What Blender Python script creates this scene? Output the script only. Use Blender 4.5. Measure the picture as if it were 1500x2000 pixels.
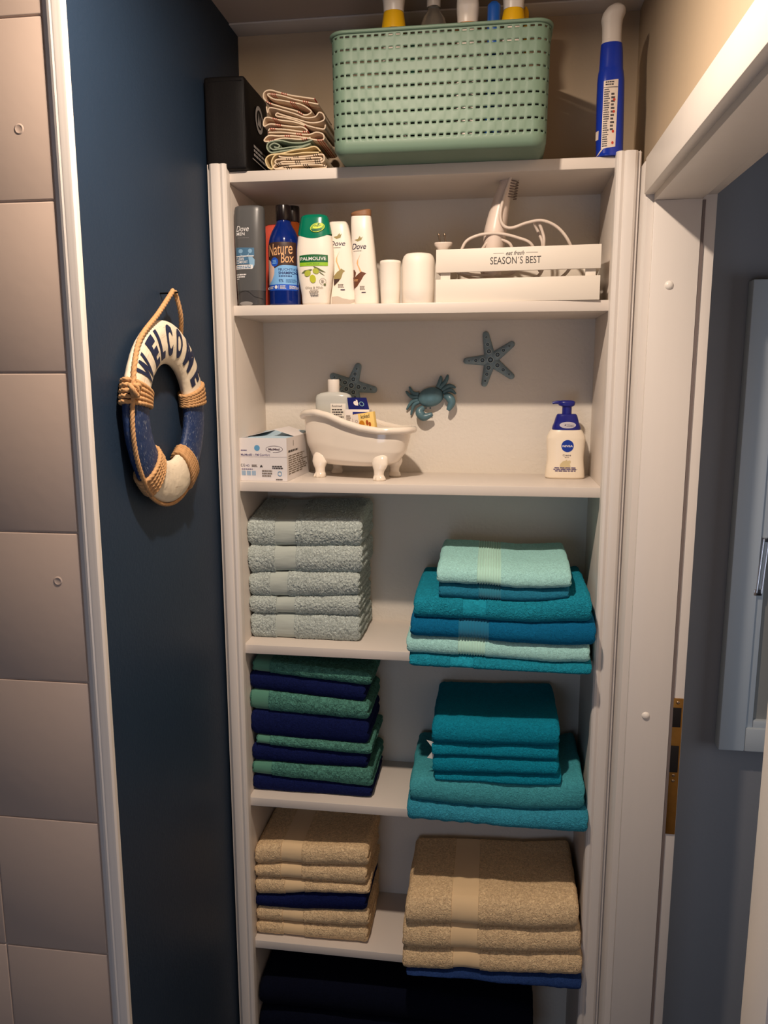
import bpy, bmesh, math, random
import numpy as np
from mathutils import Vector, Matrix, noise
random.seed(7)
S = bpy.context.scene
for o in list(bpy.data.objects): bpy.data.objects.remove(o)
PI = math.pi
# ---------------------------------------------------------------- camera
CP = Vector((0.55097, -1.62405, 1.80636)); FPX = 1520.32
YAW, PITCH, ROLL = -0.140802, -0.170563, -0.002205
fw = Vector((math.sin(YAW)*math.cos(PITCH), math.cos(YAW)*math.cos(PITCH), math.sin(PITCH)))
rt = fw.cross(Vector((0, 0, 1))).normalized(); up = rt.cross(fw)
r2 = rt*math.cos(ROLL)+up*math.sin(ROLL); u2 = -rt*math.sin(ROLL)+up*math.cos(ROLL)
cd = bpy.data.cameras.new('camera'); cam = bpy.data.objects.new('camera', cd); S.collection.objects.link(cam)
M = Matrix((r2, u2, -fw)).transposed().to_4x4(); M.translation = CP; cam.matrix_world = M
cd.sensor_fit = 'VERTICAL'; cd.sensor_height = 24.0; cd.sensor_width = 18.0; cd.lens = 24.0*FPX/2000; cd.clip_start = .05
S.camera = cam
def ray(px, py): return fw+r2*((px-750)/FPX)-u2*((py-1000)/FPX)
def at(px, py, Y):
    d = ray(px, py); return CP+d*((Y-CP.y)/d.y)
# ---------------------------------------------------------------- light, world, exposure
def lin(r, g=None, b=None):
    if g is None: r, g, b = r
    f = lambda c: (c/255/12.92 if c/255 <= .04045 else ((c/255+.055)/1.055)**2.4)
    return (f(r), f(g), f(b), 1)
w = bpy.data.worlds.new('world'); S.world = w; w.use_nodes = True
w.node_tree.nodes['Background'].inputs[0].default_value = (.55, .68, 1, 1); w.node_tree.nodes['Background'].inputs[1].default_value = .02
S.view_settings.view_transform = 'Standard'; S.view_settings.look = 'None'; S.view_settings.gamma = 1; S.view_settings.use_curve_mapping = False
S.view_settings.exposure = 0.15
LP = Vector((.330, -.717, 2.562))
ZC = 2.572
def area(name, loc, rot, sx, sy, power, col, shape='RECTANGLE'):
    l = bpy.data.lights.new(name, 'AREA'); l.shape = shape; l.size = sx
    if shape in ('RECTANGLE', 'ELLIPSE'): l.size_y = sy
    l.energy = power; l.color = col
    o = bpy.data.objects.new(name, l); o.location = loc; o.rotation_euler = rot; S.collection.objects.link(o); return o
area('ceiling_lamp_light', LP, (0, 0, 0), .055, .055, 17.5, (1, .82, .665), 'DISK')
area('bathroom_fill_light', (.1, -2.40, 1.15), (PI/2, 0, 0),   .7, .9, 4.8, (.60, .74, 1.0))  # added cool fill from behind the camera; no window is built there
area('hall_fill_light', (2.45, -.9, 1.3), (0, PI/2, 0), 1.0, 1.2, 9.0, (.80, .87, 1.0))  # added cool fill to brighten the hall, without any window
# ---------------------------------------------------------------- materials
MC = {}
def mat(name, col, rough=.5, bump=0, bscale=60, bdetail=3, spec=.5, metal=0, var=0, vscale=8, trans=0, sheen=0, coat=0, alpha=1, stretch=None, kind='noise', bdist=.002, ior=1.45, sss=0):
    if name in MC: return MC[name]
    m = bpy.data.materials.new(name); m.use_nodes = True; nt = m.node_tree; N = nt.nodes; L = nt.links
    b = N['Principled BSDF']; c = lin(col) if max(col) > 1 else tuple(col)+(1,)
    b.inputs['Base Color'].default_value = c; b.inputs['Roughness'].default_value = rough; b.inputs['Metallic'].default_value = metal
    b.inputs['Specular IOR Level'].default_value = spec; b.inputs['Transmission Weight'].default_value = trans; b.inputs['IOR'].default_value = ior
    b.inputs['Sheen Weight'].default_value = sheen; b.inputs['Coat Weight'].default_value = coat; b.inputs['Alpha'].default_value = alpha
    if sss: b.inputs['Subsurface Weight'].default_value = sss; b.inputs['Subsurface Scale'].default_value = .005
    tc = N.new('ShaderNodeTexCoord'); vec = tc.outputs['Object']
    if stretch:
        mp = N.new('ShaderNodeMapping'); mp.inputs['Scale'].default_value = stretch; L.new(vec, mp.inputs['Vector']); vec = mp.outputs['Vector']
    if var:
        n = N.new('ShaderNodeTexNoise'); n.inputs['Scale'].default_value = vscale; n.inputs['Detail'].default_value = 4; L.new(vec, n.inputs['Vector'])
        mx = N.new('ShaderNodeMix'); mx.data_type = 'RGBA'; mx.inputs[6].default_value = tuple(max(0, x*(1-var)) for x in c[:3])+(1,); mx.inputs[7].default_value = tuple(min(1, x*(1+var)) for x in c[:3])+(1,)
        L.new(n.outputs['Fac'], mx.inputs[0]); L.new(mx.outputs[2], b.inputs['Base Color'])
    if bump:
        if kind == 'voronoi':
            t = N.new('ShaderNodeTexVoronoi'); t.inputs['Scale'].default_value = bscale; out = t.outputs['Distance']
            nn = N.new('ShaderNodeTexNoise'); nn.inputs['Scale'].default_value = bscale*.6; nn.inputs['Detail'].default_value = 2; L.new(vec, nn.inputs['Vector'])
            ad = N.new('ShaderNodeVectorMath'); ad.operation = 'MULTIPLY_ADD'; ad.inputs[1].default_value = (.02,)*3; L.new(nn.outputs['Color'], ad.inputs[0]); L.new(vec, ad.inputs[2]); L.new(ad.outputs[0], t.inputs['Vector'])
        elif kind == 'wave':
            t = N.new('ShaderNodeTexWave'); t.inputs['Scale'].default_value = bscale; t.inputs['Distortion'].default_value = .3; out = t.outputs['Fac']; L.new(vec, t.inputs['Vector'])
        else:
            t = N.new('ShaderNodeTexNoise'); t.inputs['Scale'].default_value = bscale; t.inputs['Detail'].default_value = bdetail; out = t.outputs['Fac']; L.new(vec, t.inputs['Vector'])
        bp = N.new('ShaderNodeBump'); bp.inputs['Strength'].default_value = bump; bp.inputs['Distance'].default_value = bdist
        L.new(out, bp.inputs['Height']); L.new(bp.outputs['Normal'], b.inputs['Normal'])
    MC[name] = m; return m
# ---------------------------------------------------------------- mesh helpers
def tag(o, label=None, cat=None, group=None, kind=None):
    for k, v in (('label', label), ('category', cat), ('group', group), ('kind', kind)):
        if v: o[k] = v
    return o
def thing(name, label, cat, loc=(0, 0, 0), rz=0, group=None, kind=None, rot=None):
    o = bpy.data.objects.new(name, None); o.location = loc; o.rotation_euler = rot or (0, 0, rz); o.empty_display_size = .02
    S.collection.objects.link(o); return tag(o, label, cat, group, kind)
def obj(name, bm, mats, parent=None, world=False, origin=None, smooth=True, ang=40, label=None, recalc=True):
    if recalc: bmesh.ops.recalc_face_normals(bm, faces=bm.faces)
    off = None
    if world and parent is not None: off = parent.location.copy()
    if origin is not None: off = Vector(origin)
    if off is not None: bmesh.ops.translate(bm, verts=bm.verts, vec=-off)
    me = bpy.data.meshes.new(name); bm.to_mesh(me); bm.free()
    for m in (mats if isinstance(mats, (list, tuple)) else [mats]): me.materials.append(m)
    if smooth:
        me.polygons.foreach_set('use_smooth', [True]*len(me.polygons)); me.set_sharp_from_angle(angle=math.radians(ang))
    o = bpy.data.objects.new(name, me); S.collection.objects.link(o)
    if origin is not None: o.location = origin
    if parent is not None: o.parent = parent
    if label: o['label'] = label
    return o
def box(bm, x0, y0, z0, x1, y1, z1, bev=0, seg=2, mi=0, M=None):
    vs = [bm.verts.new((x, y, z)) for x in (x0, x1) for y in (y0, y1) for z in (z0, z1)]
    fs = [bm.faces.new([vs[i] for i in f]) for f in ((0, 1, 3, 2), (4, 6, 7, 5), (0, 4, 5, 1), (2, 3, 7, 6), (0, 2, 6, 4), (1, 5, 7, 3))]
    for f in fs: f.material_index = mi
    if bev:
        es = list({e for f in fs for e in f.edges})
        r = bmesh.ops.bevel(bm, geom=es, offset=bev, segments=seg, affect='EDGES', profile=.5)
        vs = list({v for f in r['faces'] for v in f.verts} | {v for v in vs if v.is_valid})
    if M is not None: bmesh.ops.transform(bm, matrix=M, verts=[v for v in vs if v.is_valid])
    return bm
def nb(): return bmesh.new()
def bx(*a, **k): return box(nb(), *a, **k)
def prism(bm, pts, z0, z1, axis='z', mi=0):
    f = {'z': lambda p, t: (p[0], p[1], t), 'y': lambda p, t: (p[0], t, p[1]), 'x': lambda p, t: (t, p[0], p[1])}[axis]
    A = [bm.verts.new(f(p, z0)) for p in pts]; B = [bm.verts.new(f(p, z1)) for p in pts]; n = len(pts)
    for i in range(n): bm.faces.new((A[i], A[(i+1) % n], B[(i+1) % n], B[i])).material_index = mi
    bm.faces.new(A).material_index = mi; bm.faces.new(B).material_index = mi
    return bm
def catmull(P, n=8, closed=False):
    P = [Vector(p) for p in P]; out = []; m = len(P)
    rng = range(m if closed else m-1)
    for i in rng:
        if closed: a, b, c, d = P[(i-1) % m], P[i], P[(i+1) % m], P[(i+2) % m]
        else: a, b, c, d = P[max(i-1, 0)], P[i], P[i+1], P[min(i+2, m-1)]
        for k in range(n):
            t = k/n; out.append(.5*((2*b)+(c-a)*t+(2*a-5*b+4*c-d)*t*t+(3*b-a-3*c+d)*t**3))
    if not closed: out.append(P[-1].copy())
    return out
def tube(bm, pts, r, seg=10, closed=False, twist=0, lobes=0, amp=0, mi=0, caps=True, flat=1.0):
    n = len(pts); T = []
    for i in range(n):
        a = pts[(i-1) % n] if (closed or i > 0) else pts[0]; b = pts[(i+1) % n] if (closed or i < n-1) else pts[-1]
        T.append((b-a).normalized())
    ref = Vector((0, 0, 1)) if abs(T[0].z) < .9 else Vector((1, 0, 0))
    U = (ref-T[0]*ref.dot(T[0])).normalized(); rings = []; s = 0
    for i in range(n):
        if i: s += (pts[i]-pts[i-1]).length
        U = (U-T[i]*U.dot(T[i])).normalized(); V = T[i].cross(U)
        rr = r[i] if isinstance(r, (list, tuple)) else r
        ring = []
        for k in range(seg):
            a = 2*PI*k/seg
            q = rr*(1+(amp*abs(math.cos(lobes*.5*(a-twist*s)))-amp*.6 if lobes else 0))
            ring.append(bm.verts.new(pts[i]+U*math.cos(a)*q*flat+V*math.sin(a)*q))
        rings.append(ring)
    for i in range(n if closed else n-1):
        A, B = rings[i], rings[(i+1) % n]
        for k in range(seg): bm.faces.new((A[k], A[(k+1) % seg], B[(k+1) % seg], B[k])).material_index = mi
    if caps and not closed:
        bm.faces.new(rings[0]).material_index = mi; bm.faces.new(rings[-1]).material_index = mi
    return bm
def rope(bm, pts, r, closed=False, pitch=3.2):
    # resample finely, three twisted strands
    L = sum((pts[i+1]-pts[i]).length for i in range(len(pts)-1)); n = max(8, int(L/(r*.55)))
    d = np.cumsum([0]+[(pts[i+1]-pts[i]).length for i in range(len(pts)-1)]); A = np.array([tuple(p) for p in pts])
    t = np.linspace(0, d[-1], n); Q = [Vector((np.interp(x, d, A[:, 0]), np.interp(x, d, A[:, 1]), np.interp(x, d, A[:, 2]))) for x in t]
    return tube(bm, Q, r, seg=18, twist=2*PI/(r*2*pitch), lobes=3, amp=.42)
def lathe(bm, prof, seg=32, mi=0, M=None, sx=1, sy=1):
    rings = []
    for r, z in prof:
        rings.append([bm.verts.new((r*sx*math.cos(2*PI*k/seg), r*sy*math.sin(2*PI*k/seg), z)) for k in range(seg)] if r > 1e-6 else [bm.verts.new((0, 0, z))])
    for A, B in zip(rings, rings[1:]):
        for k in range(seg):
            a = [A[k], A[(k+1) % seg]] if len(A) > 1 else [A[0]]
            b = [B[(k+1) % seg], B[k]] if len(B) > 1 else [B[0]]
            if len(a)+len(b) > 2: bm.faces.new(a+b).material_index = mi
    if M is not None: bmesh.ops.transform(bm, matrix=M, verts=[v for R in rings for v in R])
    return bm
def lobj(name, prof, m, parent, **k): return obj(name, lathe(nb(), prof, **k), m, parent)
class Loft:
    """stack of superellipse sections (z, half width, half depth, exponent, centre x, centre y)"""
    def __init__(s, secs, n=48):
        secs = [tuple(q)+(0,)*(6-len(q)) for q in secs]; s.a = np.array(secs, float); s.z0, s.z1 = s.a[0, 0], s.a[-1, 0]
        s.zs = np.linspace(s.z0, s.z1, n); s.zs = np.unique(np.concatenate([s.zs, s.a[:, 0]]))
    def at(s, z):
        a = s.a; z = min(max(z, s.z0), s.z1); i = int(np.searchsorted(a[:, 0], z, 'right'))-1; i = min(max(i, 0), len(a)-2)
        t = (z-a[i, 0])/max(1e-9, a[i+1, 0]-a[i, 0]); P = [a[max(i-1, 0)], a[i], a[i+1], a[min(i+2, len(a)-1)]]
        def sl(u, v):   # limited slopes keep the outline free of overshoot
            du = (v[1]-u[1]); return du
        out = []
        for c in range(1, 6):
            h = P[2][0]-P[1][0]; d1 = (P[2][c]-P[1][c])/h
            dm = (P[1][c]-P[0][c])/max(1e-9, P[1][0]-P[0][0]) if i > 0 else d1; dp = (P[3][c]-P[2][c])/max(1e-9, P[3][0]-P[2][0]) if i < len(a)-2 else d1
            m1 = 0 if dm*d1 <= 0 else 2*dm*d1/(dm+d1); m2 = 0 if dp*d1 <= 0 else 2*dp*d1/(dp+d1)
            if i == 0: m1 = d1
            if i == len(a)-2: m2 = d1
            out.append((2*t**3-3*t*t+1)*P[1][c]+(t**3-2*t*t+t)*h*m1+(-2*t**3+3*t*t)*P[2][c]+(t**3-t*t)*h*m2)
        return out
    def mesh(s, seg=48, mi=0, bm=None, cap=True, zr=None, grow=0):
        bm = bm or nb(); rings = []
        zs = s.zs if zr is None else np.unique(np.concatenate([[zr[0], zr[1]], s.zs[(s.zs > zr[0]) & (s.zs < zr[1])]]))
        for z in zs:
            w, d, n, cx, cy = s.at(z); w += grow; d += grow; ring = []
            for k in range(seg):
                a = 2*PI*k/seg; c, q = math.cos(a), math.sin(a)
                ring.append(bm.verts.new((cx+w*math.copysign(abs(c)**(2/n), c), cy+d*math.copysign(abs(q)**(2/n), q), z)))
            rings.append(ring)
        for A, B in zip(rings, rings[1:]):
            for k in range(seg): bm.faces.new((A[k], A[(k+1) % seg], B[(k+1) % seg], B[k])).material_index = mi
        if cap: bm.faces.new(rings[0]); bm.faces.new(rings[-1])
        return bm
    def front(s, x, z, off):
        w, d, n, cx, cy = s.at(z); t = min(.995, abs((x-cx)/w)); return Vector((x, cy-d*(1-t**n)**(1/n)-off, z))
def flatf(Y): return lambda x, z, off: Vector((x, Y-off, z))
class Decal:
    """printed matter laid on a front surface"""
    def __init__(s, surf, step=.002): s.bm = nb(); s.surf = surf; s.off = .00025; s.mats = []; s.step = step
    def _add(s, b, m):
        if m not in s.mats: s.mats.append(m)
        mi = s.mats.index(m)
        if s.step:
            for ax in (0, 1):
                if not b.verts: return
                lo = min(v.co[ax] for v in b.verts); hi = max(v.co[ax] for v in b.verts); k = int((hi-lo)/s.step)
                for j in range(1, k+1):
                    c = [0, 0, 0]; c[ax] = lo+j*(hi-lo)/(k+1); nn = [0, 0, 0]; nn[ax] = 1
                    bmesh.ops.bisect_plane(b, geom=list(b.verts)+list(b.edges)+list(b.faces), plane_co=c, plane_no=nn)
        mp = {}
        for v in b.verts: mp[v] = s.bm.verts.new(s.surf(v.co.x, v.co.y, s.off))
        for f in b.faces:
            try: s.bm.faces.new([mp[v] for v in f.verts]).material_index = mi
            except ValueError: pass
        s.off += .00006; b.free()
    def poly(s, pts, m):
        b = nb(); b.faces.new([b.verts.new((p[0], p[1], 0)) for p in pts]); bmesh.ops.triangulate(b, faces=b.faces); s._add(b, m); return s
    def rect(s, x0, z0, x1, z1, m): return s.poly([(x0, z0), (x1, z0), (x1, z1), (x0, z1)], m)
    def ell(s, cx, cz, rx, rz, m, n=28, rot=0):
        c, q = math.cos(rot), math.sin(rot)
        return s.poly([(cx+rx*math.cos(a)*c-rz*math.sin(a)*q, cz+rx*math.cos(a)*q+rz*math.sin(a)*c) for a in [2*PI*k/n for k in range(n)]], m)
    def ring(s, cx, cz, rx, rz, t, m, a0=0, a1=2*PI, n=32):
        A = [a0+(a1-a0)*k/n for k in range(n+1)]; b = nb()
        I = [b.verts.new((cx+(rx-t)*math.cos(a), cz+(rz-t)*math.sin(a), 0)) for a in A]; O = [b.verts.new((cx+rx*math.cos(a), cz+rz*math.sin(a), 0)) for a in A]
        for k in range(n): b.faces.new((I[k], I[k+1], O[k+1], O[k]))
        s._add(b, m); return s
    def text(s, t, x0, z0, x1, z1, m, shear=0, bold=0, rot=0):
        b = text_bm(t, x0, z0, x1, z1, shear, bold)
        if rot: bmesh.ops.rotate(b, verts=b.verts, cent=((x0+x1)/2, (z0+z1)/2, 0), matrix=Matrix.Rotation(rot, 3, 'Z'))
        s._add(b, m); return s
    def lines(s, x0, z0, x1, z1, n, m, seed=1, gap=.45, center=False):
        rr = random.Random(seed); h = (z1-z0)/n
        for k in range(n):
            z = z1-(k+1)*h; x = x0; e = x0+(x1-x0)*(.7+.3*rr.random())
            if center: dx = (x1-e)/2; x += dx; e += dx
            while x < e:
                l = (x1-x0)*(.08+.14*rr.random()); s.rect(x, z+h*.2, min(e, x+l), z+h*(1-gap*.5), m); s.off -= .00006; x += l+(x1-x0)*.03
        s.off += .00006; return s
    def build(s, name, parent, label=None): return obj(name, s.bm, s.mats, parent, smooth=False, label=label, recalc=False)
def text_bm(t, x0, z0, x1, z1, shear=0, bold=0):
    c = bpy.data.curves.new('t', 'FONT'); c.body = t; c.shear = shear; c.offset = bold; c.resolution_u = 4; c.size = 1
    o = bpy.data.objects.new('t', c); S.collection.objects.link(o)
    me = bpy.data.meshes.new_from_object(o.evaluated_get(bpy.context.evaluated_depsgraph_get()))
    bpy.data.objects.remove(o); bpy.data.curves.remove(c)
    b = nb(); b.from_mesh(me); bpy.data.meshes.remove(me)
    X = [v.co.x for v in b.verts]; Y = [v.co.y for v in b.verts]; a, d, e, g = min(X), max(X), min(Y), max(Y)
    for v in b.verts: v.co = Vector((x0+(v.co.x-a)/(d-a)*(x1-x0), z0+(v.co.y-e)/(g-e)*(z1-z0), 0))
    return b
def conv(ox, oy, s, px0, py0, kx, kz): return lambda cx, cy: ((ox+cx/s-px0)*kx, (py0-(oy+cy/s))*kz)
# ================================================================ constants of the place
ZS = [2.2222, 1.9567, 1.5839, 1.2128, .8384, .4633, .0888]; ST = .021; W = .77; DP = .2203
XL, XR, XRO, YB = -.0439, .836, .945, .231
YT = -.53; YJ = -.060; HB = 2.140; DN = -.86
# ================================================================ SETTING
m_blue = mat('petrol_blue_wall_paint', (34, 50, 70), .52, spec=.30, bump=.35, bscale=150, bdetail=5, var=.10, vscale=6, bdist=.0015)
m_beige = mat('beige_wall_paint', (196, 174, 146), .75, bump=.3, bscale=180, bdetail=4, var=.04, bdist=.001)
m_ceil = mat('ceiling_paint', (186, 172, 162), .8, bump=.15, bscale=120)
m_white = mat('white_lacquer', (224, 216, 208), .38, bump=.06, bscale=30, stretch=(6, 6, .6), var=.02, bdist=.001)
m_board = mat('white_shelf_board', (216, 206, 196), .42, bump=.05, bscale=60, var=.02, bdist=.0006)
m_backp = mat('white_rough_back_panel', (220, 212, 200), .8, bump=.6, bscale=110, bdetail=5, bdist=.002)
m_tile = mat('taupe_tile_paint', (188, 168, 154), .40, bump=.10, bscale=45, bdetail=4, var=.03, vscale=4, bdist=.002)
m_floor = mat('grey_floor_tile', (70, 64, 60), .4, var=.1)
m_hall = mat('grey_blue_hall_paint', (122, 123, 127), .7, bump=.1, bscale=120)
m_door = mat('white_door_lacquer', (232, 222, 215), .35)
m_brass = mat('aged_brass', (176, 132, 70), .32, metal=1, var=.2, vscale=60, bump=.2, bscale=200, bdist=.0004)
m_dark = mat('dark_hollow', (18, 12, 10), .8)
def struct(name, bm, m, **k): o = obj(name, bm, m, **k); o['kind'] = 'structure'; return o
XW0, YW0 = -1.3, -2.45
struct('floor', bx(XW0-.1, YW0-.1, -.05, 2.6, .65, 0), m_floor, smooth=False)
struct('ceiling', bx(XW0-.1, YW0-.1, ZC, 2.6, .65, ZC+.06), m_ceil, smooth=False)
struct('wall_left', bx(XL-.1, YT+.005, 0, XL, YB, ZC), m_blue, smooth=False)
struct('wall_back', bx(XL-.1, YB, 0, XR, YB+.08, ZC), m_beige, smooth=False)
dd_ = ray(447, 45); ys_ = (CP+dd_*((ZC-CP.z)/dd_.z)).y
struct('trim_1', bx(XL, ys_, ZC-.004, XR, YB, ZC-.0002, bev=.001), m_white)
b = nb()
box(b, XR, YJ+.012, 0, XRO, YB+.08, ZC); box(b, XR, DN-.012, HB+.004, XRO, YJ+.012, ZC); box(b, XR, YW0, 0, XRO, DN-.012, ZC)
struct('wall_right', b, m_beige, smooth=False)
# shower wall: painted tiles, facing the camera
b = nb(); box(b, XW0, YT+.0026, 0, XL-.004, YT+.06, ZC)
zj = [.845-.2425*3+.2425*k for k in range(12)]
for r in range(11):
    z0, z1 = max(zj[r], 0.001), min(zj[r+1], ZC-.001)
    if z1 <= z0: continue
    x = -.2638 if True else 0; cols = [(-.2638, -.0785)]+[(-.2638-.33*(k+1), -.2638-.33*k) for k in range(3)]
    for x0, x1 in cols: box(b, x0+.0008, YT, z0+.0010, x1-.0008, YT+.006, z1-.0010, bev=.0022, seg=3)
for px, py in ((37, 252), (113, 1135)):
    c = at(px, py, YT); lathe(b, [(0, .0002), (.004, .0003), (.0055, .0008), (.0068, .0005), (.0076, 0)], seg=24, M=Matrix.Translation((c.x, YT, c.z))@Matrix.Rotation(PI/2, 4, 'X'))
struct('wall_shower', b, m_tile, ang=30)
# fluted trim at the corner of the tiled wall
def profile(x0, x1, y0, prof): return [(x0, y0)]+[(x0+(x1-x0)*t, y0-h) for t, h in prof]+[(x1, y0)]
pr = [(0, .002), (.12, .004), (.26, .0050), (.30, .0098), (.42, .0110), (.50, .0104), (.58, .0112), (.70, .0106), (.80, .0112), (.92, .0108), (1.0, .008)]
struct('trim_2', prism(nb(), profile(-.0775, -.0435, YT+.004, pr), 0, ZC-.001), m_white, ang=25)
m_taupe = mat('deep_taupe_wall_paint', (112, 100, 90), .7)
struct('wall_near', bx(XW0-.1, YW0-.08, 0, XRO, YW0, ZC), m_taupe, smooth=False)
struct('wall_far_left', bx(XW0-.08, YW0, 0, XW0, YT+.06, ZC), m_taupe, smooth=False)
# hall behind the doorway
YH = .155
struct('wall_hall', bx(XRO+.0005, YH, 0, 2.6, YH+.08, ZC), m_hall, smooth=False)
struct('wall_hall_side', bx(2.52, YW0, 0, 2.6, YH, ZC), m_hall, smooth=False)
struct('wall_hall_near', bx(XRO, YW0-.08, 0, 2.6, YW0, ZC), m_hall, smooth=False)
# door frame
d1 = thing('door_1', 'white painted door frame and leaf in the right wall beside the shelf unit', 'door', (XR, YJ, 0), kind='structure')
b = nb()
ap = [(0, .0), (0, .016), (.08, .020), (.86, .020), (.93, .018), (1, .014), (1, 0)]
# leg: lies on the wall x=XR, spans y from -.05 back towards the shelf unit
leg = [(XR-h, -.050+.064*(1-t)) for t, h in ap]
prism(b, leg, 0, HB+.06)
obj('architrave', b, m_white, d1, world=True, ang=25)
b = nb(); box(b, XR-.020, DN-.014, HB, XR, -.0503, HB+.064, bev=.0015); obj('architrave', b, m_white, d1, world=True, ang=25)
b = nb(); box(b, XR-.020, DN-.078, 0, XR, DN-.014, HB+.064, bev=.0015); obj('architrave', b, m_white, d1, world=True, ang=25)
# lining: jamb facing the camera, and head
XS = .9185
b = nb(); box(b, XR-.002, YJ, 0, XS, YJ+.0125, HB-.012, bev=.001); box(b, XS+.0005, YJ+.0045, 0, XRO, YJ+.012, HB-.0041, bev=.0005); obj('jamb', b, m_white, d1, world=True, ang=25)
b = nb(); box(b, XR-.002, DN, HB-.012, XS, YJ+.0125, HB+.004, bev=.001); box(b, XS+.0005, DN, HB-.004, XRO, YJ+.012, HB+.004, bev=.0005); obj('head_lining', b, m_white, d1, world=True, ang=25)
b = nb(); box(b, XR-.002, DN-.012, 0, XRO, DN, HB-.012, bev=.001); obj('jamb', b, m_white, d1, world=True, ang=25)
b = nb(); box(b, XS+.0006, YJ+.0012, 0.001, XS+.006, YJ+.0044, HB-.014); obj('rebate_shade_strip', b, mat('rebate_shade_grey', (120, 108, 104), .6), d1, world=True, label='grey strip standing in for the shade in the rebate', smooth=False)  # grey strip put in for the shadow line of the rebate
for px, py in ((1307, 557), (1261, 1398)):
    c = at(px, py, YJ); b = lathe(nb(), [(0, .0042), (.003, .004), (.0062, .0026), (.0078, .0008), (.0082, 0)], seg=28, M=Matrix.Translation((c.x, YJ, c.z))@Matrix.Rotation(PI/2, 4, 'X'))
    obj('screw_cap', b, mat('white_plastic_cap', (240, 232, 222), .3), d1, world=True)
zt, zb = at(1318, 1365, YJ).z, at(1303, 1630, YJ).z
b = nb(); box(b, XS+.0012, YJ+.0022, zb, XRO-.001, YJ+.0045, zt, bev=.0006)
sp = obj('strike_plate', b, m_brass, d1, world=True, label='brass strike plate')
def zf(t): return zt+(zb-zt)*t
b = nb(); box(b, XS+.006, YJ+.0012, zf(.205), XRO-.004, YJ+.0022, zf(.065), bev=.0004); box(b, XS+.006, YJ+.0012, zf(.535), XRO-.004, YJ+.0022, zf(.34), bev=.0004)
o = obj('latch_opening', b, m_dark, None, origin=None); o.parent = sp; o.location = -d1.location
b = nb()
for t in (.03, .56, .60): lathe(b, [(0, .0012), (.002, .0012), (.0034, 0)], seg=16, M=Matrix.Translation((XS+.015, YJ+.0022, zf(t)))@Matrix.Rotation(PI/2, 4, 'X'))
o = obj('screw', b, mat('screw_metal', (150, 130, 110), .35, metal=1), None); o.parent = sp; o.location = -d1.location
# leaf, standing slightly open into the hall
E0 = Vector((XRO-.035, DN+.004, 0)); E1 = Vector((1.088, -.105, 0)); dv = (E1-E0); ln = dv.length; an = math.atan2(dv.y, dv.x)
b = nb(); box(b, 0, -.04, .01, ln, 0, HB-.02, bev=.002)
lf = obj('door_leaf', b, m_door, d1); lf.location = E0+Vector((.04, 0, 0))-d1.location; lf.rotation_euler = (0, 0, an)
# white framed panel hanging on the hall wall
A = at(1470, 545, YH-.035); Bq = at(1405, 1465, YH-.035); fx0 = (A.x+Bq.x)/2; fz0, fz1 = Bq.z, A.z; fx1 = fx0+.46
m_fr = mat('white_hall_frame', (168, 176, 182), .45)
fr = thing('framed_panel', 'white framed panel with chrome bar handle hanging on the grey-blue wall beyond the doorway', 'wall cabinet', (fx0, YH, fz0))
b = nb(); t = .056
for q in ((fx0, fz0, fx0+t, fz1), (fx1-t, fz0, fx1, fz1), (fx0+t, fz0, fx1-t, fz0+t), (fx0+t, fz1-t, fx1-t, fz1)): box(b, q[0], YH-.035, q[1], q[2], YH-.001, q[3], bev=.003)
t2 = t-.004; t3 = t+.016
for q in ((fx0+t2, fz0+t2, fx0+t3, fz1-t2), (fx1-t3, fz0+t2, fx1-t2, fz1-t2), (fx0+t3, fz0+t2, fx1-t3, fz0+t3), (fx0+t3, fz1-t3, fx1-t3, fz1-t2)): box(b, q[0], YH-.028, q[1], q[2], YH-.001, q[3], bev=.003)
obj('frame', b, m_fr, fr, world=True, ang=30)
obj('panel', bx(fx0+t, YH-.016, fz0+t, fx1-t, YH-.006, fz1-t), mat('grey_panel', (128, 128, 124), .4), fr, world=True, smooth=False)
c = at(1487, 1105, YH-.03); b = nb()
for dx in (-.004, .006): tube(b, [Vector((c.x+dx-.003, YH-.034, c.z-.06)), Vector((c.x+dx+.003, YH-.034, c.z+.06))], .0022, 10)
box(b, c.x-.012, YH-.036, c.z-.066, c.x+.004, YH-.016, c.z-.052, bev=.001); box(b, c.x-.002, YH-.036, c.z+.054, c.x+.012, YH-.016, c.z+.062, bev=.001)
obj('bar_handle', b, mat('chrome', (200, 200, 205), .15, metal=1), fr, world=True)
# ceiling lamp: flush downlight whose light the shelves show
cl = thing('ceiling_lamp', 'round flush ceiling downlight in front of the shelf unit', 'lamp', (LP.x, LP.y, ZC-.001))
b = lathe(nb(), [(.032, 0), (.048, 0), (.048, -.004), (.044, -.010), (.034, -.010), (.032, -.004), (.032, 0)], seg=40); obj('diffuser', lathe(nb(), [(0, -.0006), (.031, -.0006), (.031, 0)], seg=40), mat('opal_glass', (235, 232, 226), .3), cl); obj('trim_ring', b, mat('chrome', (200, 200, 205), .15, metal=1), cl)
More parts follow.
